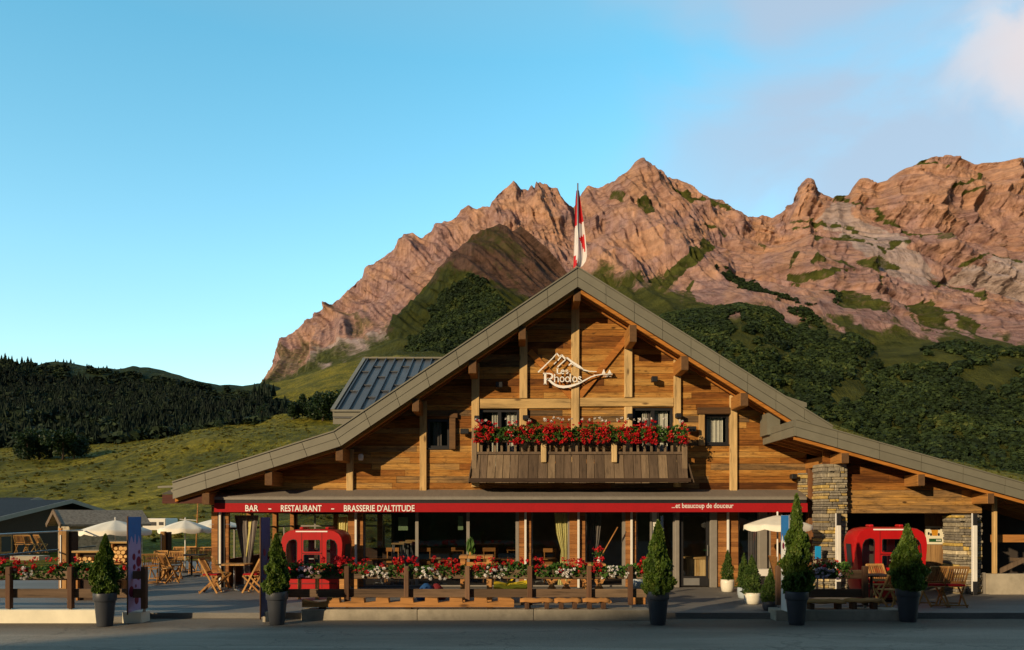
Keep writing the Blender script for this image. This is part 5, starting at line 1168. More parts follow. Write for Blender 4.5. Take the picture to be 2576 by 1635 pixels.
# ------------------------------------------------------------ old cable-car cabins
def gondola(cx, y0, label, sc=1.0, dep=1.1, rz=0):
    t = thing('gondola', label, 'gondola', (0,0,0), 'old cable car cabins on the terrace')
    out = [(-.62,.10),(.62,.10),(.70,.35),(.745,.75),(.785,1.15),(.79,1.34),(.765,1.48),(.70,1.585),(.58,1.65),(.42,1.68),(-.42,1.68),(-.58,1.65),(-.70,1.585),(-.765,1.48),(-.79,1.34),(-.785,1.15),(-.745,.75),(-.70,.35)]
    lw = [(-.60,.74),(-.40,.74),(-.375,.78),(-.37,1.36),(-.39,1.42),(-.47,1.44),(-.58,1.40),(-.635,1.30),(-.65,1.15),(-.63,.80)]; rw = [(-a, b_) for a, b_ in lw][::-1]
    c1 = [(-.19,1.12),(.19,1.12),(.21,1.14),(.21,1.39),(.19,1.42),(-.19,1.42),(-.21,1.39),(-.21,1.14)]; c2 = [(-.19,.78),(.19,.78),(.21,.80),(.21,1.03),(.19,1.05),(-.19,1.05),(-.21,1.03),(-.21,.80)]
    ins = lambda k: [(a*k, .88+(b_-.88)*k) for a, b_ in out]
    body = MB(); body.prism(ins(.975), 0, .05, holes=[lw, c1, c2, rw]); body.prism(ins(.975), dep-.05, dep, holes=[lw, c1, c2, rw])
    A, B_ = ins(.975), ins(1.0); n = len(A); v = []
    for poly, y in ((A, .0), (B_, .07), (B_, dep-.07), (A, dep)): v += [(a, y, b_) for a, b_ in poly]
    side = (5, 14)                                             # the openings of the side doors are panes set on the skin
    body.add(v, [(k*n+i, k*n+(i+1) % n, (k+1)*n+(i+1) % n, (k+1)*n+i) for k in range(3) for i in range(n)], .5, True)
    bd = body.build('cabin_body', M['red'], t)
    for wn_ in (lw, c1, c2, rw):
        MB().prism(wn_, -.006, .012, holes=[[(sum(q[0] for q in wn_)/len(wn_)+(a-sum(q[0] for q in wn_)/len(wn_))*.90, sum(q[1] for q in wn_)/len(wn_)+(b_-sum(q[1] for q in wn_)/len(wn_))*.95) for a, b_ in wn_]]).build('window_seal', M['dark'], t)
        MB().add([(a, .02, b_) for a, b_ in wn_], [tuple(range(len(wn_)))]).build('pane', M['glass'], t, fix=False)
    for sg_ in (-1, 1): MB().add([(sg_*.768, .22, .80), (sg_*.768, dep-.22, .80), (sg_*.808, dep-.22, 1.30), (sg_*.808, .22, 1.30)], [(0,1,2,3)]).build('side_window', M['dark'], t, fix=False)
    for px_ in (-.33, .33):
        m = MB(); m.cbox(px_-.05, px_+.05, .25, dep-.25, 1.68, 1.74, .02); m.build('roof_hook', M['red'], t)
    MB().box(-.40, .40, -.012, .0, 1.615, 1.645).build('roof_stripe', M['letter'], t)
    m = MB()
    for xx in (-.255, .255): m.box(xx-.006, xx+.006, -.006, .0, .2, 1.6)
    m.box(-.25, .25, -.02, -.0, 1.07, 1.095); m.build('door_seam', M['darkred'], t)
    for a, b_ in (((-.12, .08), (0, .55)),): MB().box(-.55, .55, .12, .40, .40, .46).build('bench_seat', M['darkwood'], t); MB().box(-.55, .55, dep-.40, dep-.12, .40, .46).build('bench_seat', M['darkwood'], t)
    MB().box(-.06, .06, -.035, -.021, .93, .955).build('door_handle', M['steel'], t); MB().box(-.62, .62, -.008, .0, .30, .335).build('lower_trim', M['darkred'], t)
    for xx in (-.42, .42): MB().cbox(xx-.11, xx+.11, -.012, .0, .46, .58, .004).build('vent', M['darkred'], t)
    MB().box(-.62, .62, .06, dep-.06, .06, .12).build('floor_pan', M['darkred'], t)
    m = MB()
    for xx in (-.45, .45): m.box(xx-.06, xx+.06, .1, dep-.1, 0, .10)
    m.build('skid', M['dark'], t)
    t.location = (cx, y0, 0); t.rotation_euler = (0, 0, rz); t.scale = (sc,)*3; return t
M['darkred'] = simple('dark_red', (.18,.008,.008), .5, .1, 5, bump=0)
gondola(X(784,18.9), 18.9, 'red cable car cabin between flower fence and left veranda', 1.0, 1.1); gondola(X(2243,17.5), 17.5, 'red cable car cabin under the annex roof behind a thuja', 1.045, .72, math.radians(-3))
# ------------------------------------------------------------ folding chairs, cushions and tables
def chair_proto():
    t = thing('folding_chair', 'x', 'chair', (0, 0, 0), 'wooden folding chairs')
    top = Vector((0, .27, .90)); ff = Vector((0, -.20, 0)); rf = Vector((0, .26, 0)); sf = Vector((0, -.20, .45))
    for s in (-1, 1):
        o = Vector((s*.205, 0, 0)); MB().beam(ff+o, top+o, .022, .042, (0,1,0), random.random()).build('back_leg', M['teak'], t)
        o = Vector((s*.18, 0, 0)); MB().beam(rf+o, sf+o, .022, .042, (0,1,0), random.random()).build('front_leg', M['teak'], t)
    m = MB()
    for k in range(7): yy = -.20+k*.062; m.box(-.19, .19, yy, yy+.05, .445, .462, random.random())
    m.build('seat', M['teak'], t)
    m = MB(); d = (top-ff).normalized()
    for q in (.60, .985): p = ff+(top-ff)*q; m.beam(p+Vector((-.2,0,0)), p+Vector((.2,0,0)), .02, .05, d, .6)
    for k in range(7):
        xx = -.15+k*.05; a = ff+(top-ff)*.61; b_ = ff+(top-ff)*.975; m.beam(a+Vector((xx,.0,0)), b_+Vector((xx,.0,0)), .026, .012, (0,1,0), random.random())
    m.build('backrest', M['teak'], t)
    for p in (ff, rf): MB().beam(p+Vector((-.2,0,.05)), p+Vector((.2,0,.05)), .02, .03, (0,0,1), .4).build('stretcher', M['teak'], t)
    return t
CH0 = chair_proto(); used = [0]
cush = MB(); cush.cbox(-.185, .185, -.20, .17, .464, .505, .015); CU0 = tag(cush.build('seat_cushion', M['redfabric']), 'x', 'cushion', 'red seat cushions'); cu_used = [0]
WC = MB(); WC.cbox(-.185, .185, -.20, .17, .464, .50, .015)
def chair(px, Y, rz, label, cushion=None):
    loc = (X(px, Y), Y, 0)
    if not used[0]: c = CH0; used[0] = 1; c.location = loc; c.rotation_euler = (0,0,rz); c['label'] = label
    else: c = dup(CH0, loc, rz, label)
    if cushion == 'white': tag(WC.build('seat_cushion', M['canvas']), 'pale seat cushion on sunlit chair left of the terrace', 'cushion').location = loc; bpy.data.objects[-1 if False else [o.name for o in bpy.data.objects if o.name.startswith('seat_cushion')][-1]].rotation_euler = (0,0,rz)
    elif cushion:
        if not cu_used[0]: k = CU0; cu_used[0] = 1
        else: k = CU0.copy(); COL.objects.link(k)
        k.location = loc; k.rotation_euler = (0,0,rz); k['label'] = cushion
PI = math.pi
chair(532, 19.75, PI/2+.1, 'sunlit folding chair with red cushion left of square table', 'red cushion on the left chair at the square table')
chair(636, 19.85, -PI/2-.05, 'sunlit folding chair with red cushion right of square table', 'red cushion on the right chair at the square table')
chair(560, 20.75, PI/2+.5, 'folding chair behind the square table against the corner panel'); chair(655, 20.65, -PI/2+.3, 'folding chair half hidden behind the dark navy banner', 'red cushion on the chair by the navy banner')
chair(438, 23.6, .15, 'folding chair facing the road with pale cushion', 'white'); chair(398, 24.0, .1, 'folding chair behind dark round table, backrest in shade'); chair(424, 24.4, -.25, 'folding chair with brightly lit slats beside dark round table')
chair(378, 22.3, PI+.4, 'shaded folding chair in front of dark round table'); chair(425, 22.6, PI-.5, 'dark folding chair right of round table seen from behind')
for px, Y, rz, lab in ((446, 27.0, .1, 'small distant folding chair left of the right-hand white parasol pole'), (470, 27.4, -.2, 'distant folding chair right of the white parasol pole'), (492, 26.4, .3, 'distant folding chair turned aside near the building corner'), (512, 26.8, .0, 'distant chair with brightest slats near the building corner'), (528, 26.2, .2, 'last distant chair touching the building corner')): chair(px, Y, rz, lab)
chair(2398, 16.75, PI-.12, 'rightmost folding chair with red cushion before stone pillar', 'dark red cushion on the rightmost chair'); chair(2346, 16.8, PI+.05, 'folding chair with red cushion between thuja and rightmost chair', 'dark red cushion on the chair beside the bushy thuja')
chair(2218, 17.15, .15, 'folding chair with lit top slats before the right gondola'); chair(2238, 15.95, PI+.25, 'dark folding chair left of bushy thuja tub')
def ptable(px, Y, w_, d, h, label, mat='teak', metal=False, rnd=False):
    x = X(px, Y); t = thing('terrace_table', label, 'table', (x, Y, 0), 'small terrace tables'); m = MB()
    if rnd: m.lathe([(.001,h-.035),(w_/2,h-.035),(w_/2,h),(.001,h)], (x, Y, 0), 28)
    else:
        for k in range(6): m.box(x-w_/2+k*w_/6+.004, x-w_/2+(k+1)*w_/6-.004, Y-d/2, Y+d/2, h-.03, h, random.random())
    m.build('table_top', M[mat], t); MB().tube([(x, Y, .03), (x, Y, h-.034)], .03, 10).build('column', M['steel' if metal else mat], t)
    m = MB(); 
    for k in range(4): a = k*PI/2+PI/4; m.beam((x, Y, .04), (x+.3*math.cos(a), Y+.3*math.sin(a), .015), .04, .03)
    m.build('foot', M['steel' if metal else 'dark'], t)
ptable(590, 20.3, .78, .7, .73, 'square wooden table between two red-cushioned chairs', 'teak', True); ptable(402, 23.1, .8, .8, .74, 'dark round table among shaded chairs at left', 'darkwood', False, True); ptable(2192, 16.5, .8, .7, .73, 'dark table before the right gondola', 'darkwood'); ptable(482, 25.2, .8, .7, .73, 'dark table among the distant chairs near the corner', 'darkwood')
# tall wooden bar table with pot plant
def bartable():
    Y = 17.6; x0, x1 = X(1160,Y), X(1238,Y); h = 1.10; t = thing('bar_table', 'tall chunky wooden bar table behind the flower fence', 'table', ((x0+x1)/2, Y, 0)); m = MB()
    for k in range(4): m.cbox(x0-.03+k*(x1-x0+.06)/4+.003, x0-.03+(k+1)*(x1-x0+.06)/4-.003, Y-.3, Y+.35, h-.07, h, .008, random.random())
    m.build('table_top', M['log'], t)
    for xx in (x0, x1-.12):
        for yy in (Y-.27, Y+.2): MB().cbox(xx, xx+.12, yy, yy+.12, 0, h-.071, .008, random.random()).build('leg', M['log'], t)
    MB().box(x0+.121, x1-.121, Y-.24, Y-.18, .68, .95, .5).build('apron', M['log'], t)
    p = thing('potted_plant', 'small spiky green plant in ochre pot on the tall bar table', 'plant', (X(1184,Y), Y, h)); xp = X(1184, Y)
    MB().lathe([(.001,0),(.04,0),(.055,.1),(.048,.1),(.001,.09)], (xp, Y, h+.001), 16).build('pot', simple('ochre_pot', (.42,.24,.05), .6), p)
    r = np.random.default_rng(5); n = 90; q = np.stack([xp+r.normal(0,.035,n), Y+r.normal(0,.035,n), h+.1+r.uniform(0,.24,n)], -1); cards(q, .09, r.uniform(.3,1,n), M['geranium'], 'leaves', p, .75, 2.2, 4)
bartable()
# timber beam used as a low bench, its notches standing for shadows across it, half-log benches, picnic table
def notched():
    Y = 15.48; x0, x1 = X(763,Y), X(1293,Y); pts = [(x0, .145), (x1, .145), (x1, .29)]; xx = x1-.06; 
    while xx-.5 > x0: pts += [(xx, .325), (xx-.25, .34), (xx-.255, .255), (xx-.49, .235)]; xx -= .505
    pts += [(x0, .29)]
    t = thing('log_bench', 'long low timber bench with shadow-shaped notches along the foot of the flower fence', 'bench', ((x0+x1)/2, Y, 0)); m = MB(); m.prism(pts, Y-.10, Y+.10, .6); m.build('beam', M['log'], t)
    for q in (x0+.4, (x0+x1)/2, x1-.5): MB().box(q-.06, q+.06, Y-.08, Y+.08, .101, .144).build('bearer', M['darkwood'], t)
notched()
def logbench(px0, px1, Y, zt, label):
    x0, x1 = X(px0,Y), X(px1,Y); t = thing('log_bench', label, 'bench', ((x0+x1)/2, Y, 0), 'half-log benches'); m = MB(); n = 10; v = []
    for i, xx in enumerate(np.linspace(x0, x1, 7)):
        sq = 1 if 0 < i < 6 else .86
        for k in range(n+1): a = PI*k/n; v.append((xx, Y-.12*math.cos(a)*sq, zt-.085+.08*math.sin(a)*sq+.012*math.sin(i*2+k)))
    f = [(i*(n+1)+k, i*(n+1)+k+1, (i+1)*(n+1)+k+1, (i+1)*(n+1)+k) for i in range(6) for k in range(n)]+[tuple(range(n+1)), tuple(range(6*(n+1), 7*(n+1)))[::-1]]+[((i+1)*(n+1), i*(n+1), i*(n+1)+n, (i+1)*(n+1)+n)[::-1] for i in range(6)]
    m.add(v, f, .6, True); m.build('seat', M['log'], t)
    for q in (x0+.1, x1-.18): MB().cbox(q, q+.09, Y-.09, Y+.09, .101, zt-.09, .006, .3).build('leg', M['fencepost'], t)
logbench(1308, 1392, 15.48, .33, 'half-log bench nearest the end of the notched timber'); logbench(1394, 1462, 15.48, .33, 'half-log bench in the middle below the yellow curtain'); logbench(1465, 1534, 15.48, .33, 'half-log bench nearest the grey bucket')
logbench(2022, 2124, 15.44, .31, 'shaded half-log bench nearer the tallest thuja'); logbench(2128, 2214, 15.44, .33, 'shaded half-log bench nearer the right gondola')
def picnic(px0, px1, Y, h, label):
    x0, x1 = X(px0,Y), X(px1,Y); t = thing('picnic_table', label, 'table', ((x0+x1)/2, Y, 0), 'cross-legged picnic tables'); m = MB()
    for k in range(4): m.cbox(x0, x1, Y-.36+k*.18+.003, Y-.36+(k+1)*.18-.003, h-.05, h, .008, random.random())
    m.build('table_top', M['log'], t)
    for q in (x0+.14, x1-.14):
        m = MB(); m.beam((q-.26, Y-.2, .0), (q+.26, Y-.2, h-.06), .06, .09, (0,0,1), .7); m.build('leg', M['log'], t); m = MB(); m.beam((q+.26, Y-.135, .0), (q-.26, Y-.135, h-.06), .06, .09, (0,0,1), .7); m.build('leg', M['log'], t)
picnic(1372, 1438, 17.6, .88, 'cross-legged wooden table under the yellow curtain'); picnic(1458, 1520, 17.5, .92, 'cross-legged wooden table carrying a vase of red flowers')
v_ = thing('flower_vase', 'small white vase of red geraniums on the right picnic table', 'vase', (X(1506,17.4), 17.4, .92)); xv = X(1506,17.4)
MB().lathe([(.001,.002),(.03,.002),(.04,.06),(.022,.12),(.026,.15),(.001,.14)], (xv, 17.4, .92), 14).build('vase', M['white'], v_); r = np.random.default_rng(8)
cards(np.array([xv,17.4,1.14])+r.normal(0,.045,(90,3)), .05, r.uniform(.2,.9,90), M['geranium'], 'leaves', v_, 0, 1, 3); cards(np.array([xv,17.38,1.25])+r.normal(0,.04,(110,3))*np.array([1.3,1,.7]), .035, r.uniform(.2,.9,110), M['redblossom'], 'red_blossom', v_, 0, 1, 4)
# trestle shelf in front of the gondola, bucket, bean bags
def trestle():
    Y = 18.2; t = thing('wooden_trestle', 'orange wooden trestle seen between the rails before the gondola', 'trestle', (X(820,Y), Y, 0)); MB().cbox(X(742,Y), X(905,Y), Y-.2, Y+.2, .66, .70, .006).build('top', M['fencewood'], t)
    for p, w_ in ((753,6), (798,8), (861,12), (896,8)): MB().cbox(X(p,Y)-w_/2*Y/F, X(p,Y)+w_/2*Y/F, Y-.05, Y+.05, 0, .659, .005, .8).build('leg', M['log'], t)
trestle()
bk = thing('bucket', 'pale grey bucket behind the fence end left of the tall thuja', 'bucket', (X(1605,17.2), 17.2, 0)); MB().cbox(X(1605,17.2)-.16, X(1605,17.2)+.16, 17.1, 17.4, 0, .36, .01).build('stand', M['log'], bk); MB().lathe([(.001,.361),(.12,.361),(.145,.66),(.13,.66),(.11,.40),(.001,.40)], (X(1605,17.2), 17.22, 0), 22).build('pail', M['greypot'], bk)
def beanbag(px, Y, w_, h, mat, label):
    x = X(px, Y); m = MB(); prof = [(.001,0),(w_*.42,0),(w_*.5,h*.22),(w_*.44,h*.5),(w_*.26,h*.82),(w_*.1,h),(.001,h*1.02)]; m.lathe(prof, (x, Y, 0), 18, sy=.8); o = m.build('bean_bag', M[mat], loc=(x, Y, 0)); return tag(o, label, 'bean bag')
beanbag(1072, 18.0, .5, .40, 'bluebag', 'blue bean bag glimpsed between the fence rails'); beanbag(1098, 18.15, .5, .38, 'redbag', 'red bean bag beside the blue one behind the fence')
lg = thing('lounger', 'bright yellow low lounger behind the fence below the bar table', 'lounger', (X(1285,17.2), 17.2, 0)); xl0, xl1 = X(1242,17.2), X(1326,17.2)
m = MB(); v = []
for i in range(13): q = i/12; v += [(xl0+(xl1-xl0)*q, 16.95, .36+.06*abs(q-.45)*2+.02*math.sin(i)), (xl0+(xl1-xl0)*q, 17.5, .44+.08*abs(q-.45)*2)]
m.add(v, [(2*i, 2*i+2, 2*i+3, 2*i+1) for i in range(12)], .5, True); v2 = [(a, b_, c-.07) for a, b_, c in v]; m.add(v2, [(2*i, 2*i+1, 2*i+3, 2*i+2) for i in range(12)], .5, True); m.add(v+v2, [(2*i, 2*i+2, 26+2*i+2, 26+2*i) for i in range(12)]); m.build('cushion', M['yellow'], lg, fix=False)
m = MB(); m.beam((X(1272,17), 16.93, .45), (X(1290,17), 16.93, .60), .04, .04); m.build('arm', M['yellow'], lg)
for q in (xl0+.1, xl1-.15): MB().cbox(q, q+.05, 17.0, 17.45, 0, .30, .004).build('leg', M['log'], lg)
# ------------------------------------------------------------ parasols
def parasol(px, Y, rad, zr, zt, z0, label, seed, rot=.2):
    x = X(px, Y); t = thing('parasol', label, 'parasol', (x, Y, z0), 'cream parasols'); n = 8; m = MB(); v = []; f = []; K = 7; sub = 5
    for i in range(n*sub):
        a = rot+2*PI*i/(n*sub); seg = (i % sub)/sub; sag = 1-.055*math.sin(PI*seg)
        for j in range(K+1):
            q = j/K; rr = rad*q*(sag if q > .3 else 1); zz = zt-(zt-zr)*(q**1.25)-.03*rad*math.sin(PI*seg)*q; v.append((x+rr*math.cos(a), Y+rr*math.sin(a), zz))
        rr = rad*sag*1.005; v.append((x+rr*math.cos(a), Y+rr*math.sin(a), zr-.03*rad*math.sin(PI*seg)-.10-.035*math.sin(PI*seg)))
    NN = n*sub; W_ = K+2
    for i in range(NN):
        for j in range(W_-1): f.append((i*W_+j, i*W_+j+1, ((i+1) % NN)*W_+j+1, ((i+1) % NN)*W_+j))
    m.add(v, f, .5, True); m.build('canopy', M['canvas'], t, fix=False)
    MB().tube([(x, Y, z0+.05), (x, Y, zt+.06)], .022, 10).build('pole', M['white'], t); MB().sphere((x, Y, zt+.07), .028, 8, 6).build('finial', M['white'], t)
    MB().lathe([(.001,0),(.24,0),(.24,.04),(.06,.07),(.001,.07)], (x, Y, z0+.001), 20).build('base', M['dark'], t)
    for i in range(n): a = rot+2*PI*i/n; MB().beam((x+.02*math.cos(a), Y+.02*math.sin(a), zt-.02), (x+rad*.98*math.cos(a), Y+rad*.98*math.sin(a), zr-.015), .012, .016).build('rib', M['white'], t)
parasol(1956, 19.2, .88, 1.79, 2.04, 0, 'cream parasol under awning end beside stone pillar', 1, .1); parasol(290, 24.0, 1.06, 1.56, 1.89, 0, 'cream parasol left of the lilac banner', 2, .35); parasol(466, 27.0, .92, 1.56, 1.88, 0, 'cream parasol left of the building corner', 3, .3)
parasol(545, 31, 1.1, 1.62, 1.92, 0, 'grey shaded parasol edge showing behind the cream one at the corner', 4, .1)
# ------------------------------------------------------------ firewood bar tables on the left
def woodtable(px0, px1, Y, zt, z0, label, seed):
    x0, x1 = X(px0,Y), X(px1,Y); t = thing('firewood_table', label, 'table', ((x0+x1)/2, Y, 0), 'bar tables filled with firewood'); r = random.Random(seed)
    MB().cbox(x0-.10, x1+.08, Y-.05, Y+.5, zt-.05, zt, .008).build('table_top', M['timberx'], t)
    for a in (x0-.02, x1-.02): MB().box(a, a+.04, Y, Y+.45, 0, zt-.051).build('side', M['log'], t)
    MB().box(x0+.021, x1-.021, Y+.1, Y+.14, 0, zt-.06).build('back', M['darkwood'], t); MB().box(x0+.021, x1-.021, Y, Y+.4, z0-.05, z0).build('shelf', M['log'], t)
    logs = MB(); zz = z0+.06; row = 0
    while zz < zt-.12:
        xx = x0+.08+(row % 2)*.05
        while xx < x1-.06:
            q = r.uniform(.045, .068); n = r.choice((5,6,7,8)); a0 = r.random()*6; pts = [(xx+q*math.cos(a0+6.283*k/n)*r.uniform(.85,1.1), zz+q*math.sin(a0+6.283*k/n)*r.uniform(.85,1.1)) for k in range(n)]
            logs.prism(pts, Y-.01-r.uniform(0,.04), Y+.09, r.uniform(.5, 1)); xx += .125
        zz += .108; row += 1
    logs.build('firewood', M['logend'], t)
M['logend'] = simple('log_ends', (.58,.35,.13), .8, .3, 14, bump=.3, tintamt=.4)
woodtable(193, 246, 17.9, 1.19, .72, 'firewood-filled bar table behind the far left flower box', 1); woodtable(281, 322, 20.5, 1.32, .75, 'firewood-filled bar table under the left cream parasol', 2); woodtable(201, 306, 18.6, .5, .06, 'low pale firewood box glimpsed below the left fence rails', 3)
# timber posts, railings and odd pieces at left
def tpost(px0, px1, Y, zt, label):
    t = thing('timber_post', label, 'post', (X(px0,Y), Y, 0), 'thick timber posts'); w_ = X(px1,Y)-X(px0,Y); x0 = X(px0,Y); MB().cbox(x0, x0+w_, Y, Y+w_, 0, zt, .01, .8).build('shaft', M['post_golden'], t); MB().box(x0+w_*.22, x0+w_*.36, Y-.02, Y-.001, .2, zt-.1).build('light_strip', M['white'], t); MB().box(x0+w_*1.01, x0+w_*1.35, Y+.1, Y+.4, 0, zt-.02, .2).build('return_board', M['darkwood'], t)
M['post_golden'] = wood('golden_post', [(0,(.28,.14,.045)),(1,(.40,.22,.075))], 'z', knots=False)  # golden brown wood of the thick left posts
tpost(147, 167, 19.0, 1.64, 'thick timber post with white strip behind the far left flowers'); tpost(403, 414, 24.5, 1.52, 'timber post between the two left parasols')
t = thing('railing', 'thin grey metal handrail crossing the far left edge', 'railing', (X(60,20), 20, 0)); MB().tube([P(-60,1346,17.5), P(0,1344,18.5), P(100,1339,20.5), P(208,1334,23)], .022, 8).build('handrail', M['steel'], t); MB().tube([P(-60,1402,17.5), P(0,1397,18.5), P(110,1386,21), P(240,1374,24)], .022, 8).build('lower_rail', M['dark'], t)
for px, Y in ((-30,18), (188,22.6)): MB().tube([(X(px,Y), Y, 0), (X(px,Y), Y, Z(1345-px*.05,Y))], .02, 8).build('upright', M['dark'], t)
# ------------------------------------------------------------ houses at far left
def gabled(name, label, cx, cy, z0, L_, W_, he, hr, ang, over, roofmat, wallmat, th=.12):
    "ridge along local x; local origin at the front gable centre"
    t = thing(name, label, 'house' if 'house' in name else 'hut', (cx, cy, z0)); t.rotation_euler = (0, 0, ang)
    def bl(mb, nm, mat, par=t):
        me = mb.build(nm, M[mat] if isinstance(mat, str) else mat); me.parent = par; return me
    w2 = W_/2; sl = (hr-he)/w2
    bl(MB().prism([(-w2,0),(w2,0),(w2,he),(0,hr),(-w2,he)], 0, L_, axis='x'), 'wall', wallmat)
    m = MB()
    for s in (-1, 1):
        p = [(0, hr+.02), (s*(w2+over), he-over*sl+.02), (s*(w2+over), he-over*sl+.02+th), (0, hr+.02+th)]; m.prism(p, -over*1.3, L_+over, axis='x')
    rf = bl(m, 'roof', roofmat)
    m = MB()
    for s in (-1, 1): m.beam((-over*1.3-.03, 0, hr+.0+th*.5), (-over*1.3-.03, s*(w2+over), he-over*sl+th*.5), .05, th+.10)
    bl(m, 'bargeboard', 'sidingz' if name == 'stone_hut' else 'grey'); return t, bl
hs, bl = gabled('dark_house', 'long low dark house with slate roof at far left', X(182,44)-1.2, 44, -.3, 18, 11.0, 2.25, 3.16, math.radians(180), .9, 'slate', 'darkwood')
for yy, w_, z0, z1, mt in ((4.1, .95, .35, 1.35, 'panel'), (2.8, 1.1, .25, 1.4, 'panel'), (-2.0, 1.1, .5, 1.5, 'blue')):
    m = MB(); m.box(-.08, -.0, yy-w_/2, yy+w_/2, z0, z1); wv = bl(m, 'window', M['log'] if mt == 'panel' else M['navy'])
    m = MB(); m.box(-.09, -.081, yy-w_/2+.1, yy+w_/2-.1, z0+.1, z1-.1); g = m.build('pane', M['dark']); g.parent = wv
hs2, bl2 = gabled('dark_house', 'second slate-roofed house peeping over the first at far left', X(62,58), 58, 0, 14, 9, 2.3, 3.35, math.radians(180), .8, 'slate', 'darkwood')
ht, bl3 = gabled('stone_hut', 'small stone hut with shingle roof behind the left cream parasol', X(163,33), 33, -.4, 4.2, 1.55, 2.0, 2.66, math.radians(22), .32, 'shingle', 'stonewall') if False else (None, None)
M['stonewall'] = simple('rubble_wall', (.34,.29,.21), .9, .45, 7, bump=.7)
ht, bl3 = gabled('stone_hut', 'small stone hut with shingle roof behind the left cream parasol', X(160,33), 33, -.4, 3.0, 1.75, 2.12, 2.60, math.radians(45), .28, 'shingle', 'stonewall', .09)
m = MB(); m.box(-.07, 0, -.35, .05, .3, 1.75); d_ = bl3(m, 'door', M['panel'])
m = MB(); m.box(-.06, 0, .15, .55, .9, 1.9); bl3(m, 'window', M['log'])
for i, (px, Y, lab) in enumerate(((52, 36, 'pale wooden chair before the dark house, left one'), (76, 36.2, 'pale wooden chair before the dark house, middle one'), (104, 36.6, 'pale wooden chair before the dark house, right one'))):
    c = dup(CH0, (X(px,Y), Y, .22), PI+.2-.3*i, lab)
b_ = MB(); b_.box(X(40,34), X(112,34), 33.6, 34.4, .05, .24); tag(b_.build('stone_step', M['kerb'], loc=(X(76,34), 34, .05)), 'pale stone step before the chairs of the dark house', 'step')
cv = thing('camper_van', 'white camper van showing beyond the parasols at left', 'camper van', (X(385,62), 62, .4)); x0, x1 = X(352,62), X(417,62)
MB().cbox(x0, x1, 62, 64.2, .5, Z(1304,62), .06).build('body', M['white'], cv); MB().box(X(369,62), X(393,62), 61.97, 61.999, Z(1322,62), Z(1313,62)).build('window', M['dark'], cv); MB().box(X(400,62), X(411,62), 61.97, 61.999, Z(1321,62), Z(1313,62)).build('window', M['dark'], cv)
for q in (x0+.5, x1-.6): MB().lathe([(.001,-.1),(.33,-.1),(.33,.1),(.001,.1)], (0,0,0), 16).build('wheel', M['dark'], cv).matrix_local = Matrix.Translation((q-X(385,62), .1, .2)) @ Matrix.Rotation(PI/2, 4, 'X')
pl = thing('lamp_pole', 'thin wooden pole behind the cream parasol at the corner', 'pole', (X(496,40), 40, 0)); MB().tube([(X(493,40), 40, 0), (X(498,40), 40, Z(1262,40))], [.05,.03], 8).build('shaft', M['log'], pl); MB().beam((X(452,40), 40, Z(1306,40)), (X(496,40), 40, Z(1309,40)), .03, .04).build('arm', M['steel'], pl)
# ------------------------------------------------------------ annex: poster, shelf sign, blue board
ps = thing('poster', 'cream poster with orange mug picture and green band on the partition', 'poster', (X(2352,20.68), 20.68, 1.6)); YP = 20.69
MB().box(X(2328,YP), X(2375,YP), YP-.02, YP, Z(1369,YP), Z(1323,YP)).build('board', M['cream'], ps); M['orange'] = simple('orange_print', (.62,.28,.02), .5, .15, 20, bump=0); M['green'] = simple('green_print', (.02,.09,.03), .5, .1, 20, bump=0)
def pq(a, b_): return (X(2300+a*.1636, YP), Z(1270+b_*.1636, YP))
MB().prism([pq(255,385), pq(360,385), pq(350,475), pq(270,475)][::-1], YP-.023, YP-.0205).build('mug_print', M['orange'], ps); m = MB(); m.prism([pq(240,362), pq(390,362), pq(390,384), pq(240,384)][::-1], YP-.0232, YP-.0206)
for k, (a, b_) in enumerate(((215,440), (250,455), (370,455))): x_, z_ = pq(a, b_); m.prism([(x_+.028*math.cos(q*.785), z_+.045*math.sin(q*.785)) for q in range(8)], YP-.0236, YP-.0206)
m.build('dark_print', M['dark'], ps); MB().prism([pq(220,518), pq(415,518), pq(415,570), pq(220,570)][::-1], YP-.023, YP-.0205).build('green_band', M['green'], ps)
m = MB(); 
for k in range(4): a0 = 330+k*19; m.prism([pq(a0,533), pq(a0+12,533), pq(a0+12,556), pq(a0,556)][::-1], YP-.0245, YP-.0232)
m.build('band_marks', M['letter'], ps)
bb = thing('menu_board', 'small bright blue board leaning by the stone pillar', 'board', (X(2058,18.9), 18.9, 0)); MB().cbox(X(2051,18.9), X(2066,18.9), 18.9, 18.93, Z(1406,18.9), Z(1374,18.9), .004).build('panel', simple('bright_blue', (.01,.28,.62), .4, .1, 5, bump=0), bb); MB().box(X(2057,18.9), X(2060,18.9), 18.931, 18.96, 0, Z(1380,18.9)).build('stake', M['dark'], bb)
wb = thing('wooden_chair', 'orange solid-backed wooden chair before the banner', 'chair', (X(1946,17.6), 17.6, 0)); xb = X(1946,17.6)
m = MB(); v = [(xb-.16, 17.5, 1.10), (xb+.1, 17.62, 1.06), (xb+.10, 17.62, .45), (xb-.01, 17.5, .45)]; m.add(v+[(a+.01, b_+.03, c) for a, b_, c in v], [(0,1,2,3),(7,6,5,4),(0,4,5,1),(1,5,6,2),(2,6,7,3),(3,7,4,0)], .6); m.build('backrest', M['log'], wb)
MB().box(xb-.02, xb+.3, 17.3, 17.65, .42, .45).build('seat', M['log'], wb)
for a, b_ in ((0,17.32), (.26,17.32), (0,17.6), (.26,17.6)): MB().box(xb+a-.01, xb+a+.03, b_, b_+.04, 0, .419).build('leg', M['log'], wb)
